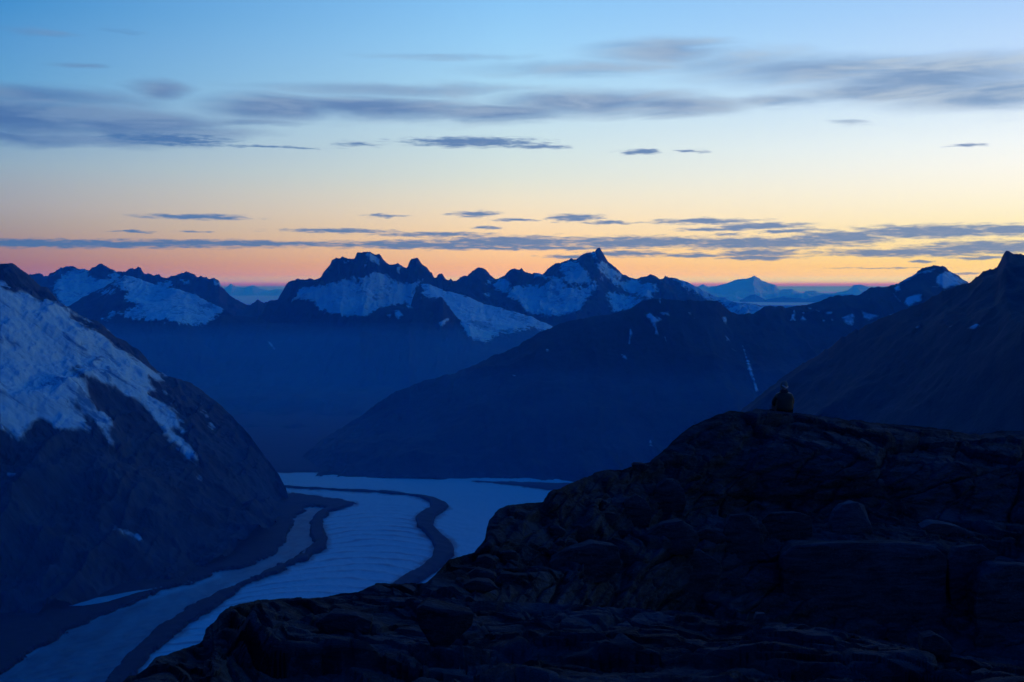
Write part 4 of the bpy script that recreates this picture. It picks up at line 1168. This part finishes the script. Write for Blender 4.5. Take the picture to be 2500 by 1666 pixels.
# head: shaped sphere with brow, nose, mouth, chin and ears, turned a little to the right
bm = bmesh.new(); bm.from_mesh(body)
nb_ = len(bm.verts)
hm = bmesh.new()
bmesh.ops.create_uvsphere(hm, u_segments=36, v_segments=26, radius=1.0)
yaw = Matrix.Rotation(R(-14), 3, 'Z') @ Matrix.Rotation(R(-6), 3, 'X')
for v in hm.verts:
    x_, y_, z_ = v.co
    q = Vector((x_ * 0.076, y_ * 0.096, z_ * 0.115))
    if z_ < -0.2: q.x *= 1 - 0.28 * (-z_ - 0.2); q.y *= 1 - 0.18 * (-z_ - 0.2) * (1 if y_ < 0 else 0.3)
    g = lambda x0, z0, sx, sz: math.exp(-((x_ - x0) / sx) ** 2 - ((z_ - z0) / sz) ** 2) if y_ > 0 else 0.0
    q.y += 0.020 * g(0, -0.16, 0.12, 0.20) + 0.006 * g(0, 0.16, 0.5, 0.08) - 0.010 * g(0.36, 0.0, 0.15, 0.10) - 0.010 * g(-0.36, 0.0, 0.15, 0.10)
    q.y += 0.006 * g(0, -0.46, 0.25, 0.06) - 0.004 * g(0, -0.52, 0.25, 0.03) + 0.007 * g(0, -0.56, 0.22, 0.05) + 0.010 * g(0, -0.82, 0.3, 0.14)
    if abs(x_) > 0.86 and -0.25 < z_ < 0.2: q.x *= 1.16; q.y -= 0.006
    v.co = yaw @ q + Vector((0.005, 0.095, 0.705))
tmp = bpy.data.meshes.new('head_tmp'); hm.to_mesh(tmp); hm.free()
bm.from_mesh(tmp)
bm.to_mesh(body); bm.free(); bpy.data.meshes.remove(tmp)
body.polygons.foreach_set('use_smooth', np.ones(len(body.polygons), bool))
h = surface(1920, 1010)
seat = Vector((h[0], h[1] + 0.25, h[2]))
hh_ = bvh.ray_cast(Vector((seat.x, seat.y, EYE + 5)), Vector((0, 0, -1)))
if hh_[0]: seat.z = hh_[0].z
person = link('person', body, None, 'person in dark jacket and pale-banded hat sitting on the knoll, back turned', 'person', kind='thing', loc=(seat.x, seat.y, seat.z - 0.03))
person.scale = (1.1, 1.1, 1.1)
jv, je = [], []
chain(jv, je, [(0.01, 0.0, 0.07, (0.20, 0.19)), (0.01, 0.0, 0.17, (0.255, 0.21)), (0.0, 0.01, 0.30, (0.235, 0.19)), (-0.01, 0.02, 0.42, (0.185, 0.16)), (-0.01, 0.04, 0.52, (0.13, 0.12)), (0.005, 0.055, 0.585, (0.062, 0.065))])
for sgn in (-1, 1):
    chain(jv, je, [(sgn * 0.165, 0.05, 0.475, 0.068), (sgn * 0.215, 0.10, 0.37, 0.066), (sgn * 0.235, 0.16, 0.25, 0.066), (sgn * 0.15, 0.30, 0.24, 0.055), (sgn * 0.10, 0.37, 0.228, 0.046)], 3)
link('jacket', skin_mesh('jacket', jv, je, MAT['jacket']), person)
tv, te = [], []
chain(tv, te, [(0, 0.02, 0.10, 0.16)])
for sgn in (-1, 1):
    kx, kz = (0.225, 0.18) if sgn > 0 else (0.20, 0.19)
    chain(tv, te, [(sgn * 0.11, 0.06, 0.10, 0.115), (sgn * kx, 0.34, kz, 0.082), (sgn * 0.02, 0.47, 0.10, 0.062), (-sgn * 0.09, 0.50, 0.06, 0.05)], 0)
link('trousers', skin_mesh('trousers', tv, te, MAT['trousers']), person)
for sgn in (-1, 1):
    link('boot', skin_mesh('boot', [(-sgn * 0.10, 0.50, 0.06, 0.052), (-sgn * 0.15, 0.52, 0.045, 0.05), (-sgn * 0.21, 0.57, 0.04, 0.042), (-sgn * 0.24, 0.60, 0.04, 0.03)], [(0, 1), (1, 2), (2, 3)], MAT['boots']), person)
link('hood', skin_mesh('hood', [(0.0, -0.02, 0.53, (0.10, 0.055)), (0.0, -0.015, 0.585, (0.085, 0.05)), (-0.075, 0.03, 0.59, 0.045), (0.08, 0.03, 0.59, 0.045), (-0.05, 0.13, 0.58, 0.035), (0.055, 0.13, 0.58, 0.035)],
                       [(0, 1), (1, 2), (1, 3), (2, 4), (3, 5)], MAT['scarf']), person)


def lathe(name, prof, mat, M, seg=28, wob=0.0):
    V, Fc = [], []
    for k, (r_, z_) in enumerate(prof):
        for s in range(seg):
            a = 2 * math.pi * s / seg
            w_ = 1 + wob * math.sin(5 * a + k)
            V.append(M @ Vector((r_ * w_ * math.cos(a), 1.18 * r_ * w_ * math.sin(a), z_)))
    for k in range(len(prof) - 1):
        for s in range(seg):
            Fc.append((k * seg + s, k * seg + (s + 1) % seg, (k + 1) * seg + (s + 1) % seg, (k + 1) * seg + s))
    return make_mesh(name, np.array([tuple(v) for v in V]), np.array(Fc), mat)


HM = Matrix.Translation((0.005, 0.09, 0.71)) @ Matrix.Rotation(R(-14), 4, 'Z') @ Matrix.Rotation(R(8), 4, 'Y') @ Matrix.Rotation(R(16), 4, 'X')
bean = link('beanie', lathe('beanie', [(0.088, -0.005), (0.091, 0.03), (0.090, 0.06), (0.080, 0.092), (0.058, 0.118), (0.03, 0.132), (0.001, 0.136)], MAT['hat'], HM, wob=0.012), person)
BMt = HM @ Matrix.Rotation(R(26), 4, 'Y')
link('hat_band', lathe('hat_band', [(0.090, 0.012), (0.100, 0.014), (0.101, 0.045), (0.091, 0.048)], MAT['band'], BMt), bean)

# ------------------------------------------------------------------ haze
m = bpy.data.materials.new('haze_air'); m.use_nodes = True
t = m.node_tree; t.nodes.clear()
pv = t.nodes.new('ShaderNodeVolumePrincipled')
pv.inputs['Color'].default_value = HAZE_COLOR + (1,)
pv.inputs['Density'].default_value = HAZE_DENSITY
pv.inputs['Absorption Color'].default_value = (1, 1, 1, 1)      # scatters, does not absorb: blue air that lets the red glow through
pv.inputs['Anisotropy'].default_value = HAZE_G
mo = t.nodes.new('ShaderNodeOutputMaterial')
t.links.new(pv.outputs[0], mo.inputs['Volume'])
x0, x1, y0, y1, z0, z1 = -205000, 205000, -165000, 245000, -1.0, EYE + 520.0
V = [(x0, y0, z0), (x1, y0, z0), (x1, y1, z0), (x0, y1, z0), (x0, y0, z1), (x1, y0, z1), (x1, y1, z1), (x0, y1, z1)]
Fc = [(0, 3, 2, 1), (4, 5, 6, 7), (0, 1, 5, 4), (1, 2, 6, 5), (2, 3, 7, 6), (3, 0, 4, 7)]
me = make_mesh('haze', V, Fc, m, smooth=False)
link('haze', me, label='thin blue dusk haze filling the air over the valley', cat='haze', kind='stuff')
# low mist pooled in the valley before the craggy massif
mm = m.copy(); mm.name = 'valley_mist_air'
mm.node_tree.nodes['Principled Volume'].inputs['Density'].default_value = 1.15e-4
mm.node_tree.nodes['Principled Volume'].inputs['Color'].default_value = (0.02, 0.37, 1.0, 1)
xs = np.linspace(-6500, 4200, 50); ys = np.linspace(4000, 11200, 44)
gx, gy = np.meshgrid(xs, ys)
ex = np.minimum(np.clip((gx + 6500) / 900, 0, 1), np.clip((4200 - gx) / 2200, 0, 1)) * np.minimum(np.clip((gy - 4000) / 1400, 0, 1), np.clip((11200 - gy) / 700, 0, 1))
top = EYE - 880 + (430 + 110 * np.clip((gy - 6000) / 900, 0, 1) * np.clip((1900 - gx) / 900, 0, 1)) * ex ** 0.7 + 18 * fbm(np.stack([gx.ravel() / 900, gy.ravel() / 900, 0 * gx.ravel()], 1), 3, 0.5, 91).reshape(gx.shape) * ex
bot = np.full(gx.shape, EYE - 890.0)
n_ = gx.size
Vt = np.concatenate([np.stack([gx.ravel(), gy.ravel(), top.ravel()], 1), np.stack([gx.ravel(), gy.ravel(), bot.ravel()], 1)])
Ft = grid_faces(len(ys), len(xs)); Fb = Ft[:, ::-1] + n_
nx_, ny_ = len(xs), len(ys)
ring = list(range(nx_)) + [r_ * nx_ + nx_ - 1 for r_ in range(1, ny_)] + [(ny_ - 1) * nx_ + c_ for c_ in range(nx_ - 2, -1, -1)] + [r_ * nx_ for r_ in range(ny_ - 2, 0, -1)]
Fs = np.array([(a, a + n_, b_ + n_, b_) for a, b_ in zip(ring, ring[1:] + ring[:1])])
link('valley_mist', make_mesh('valley_mist', Vt, np.concatenate([Ft, Fb, Fs]), mm, smooth=False), label='layer of blue mist pooled in the valley below the craggy massif', cat='mist', kind='stuff')
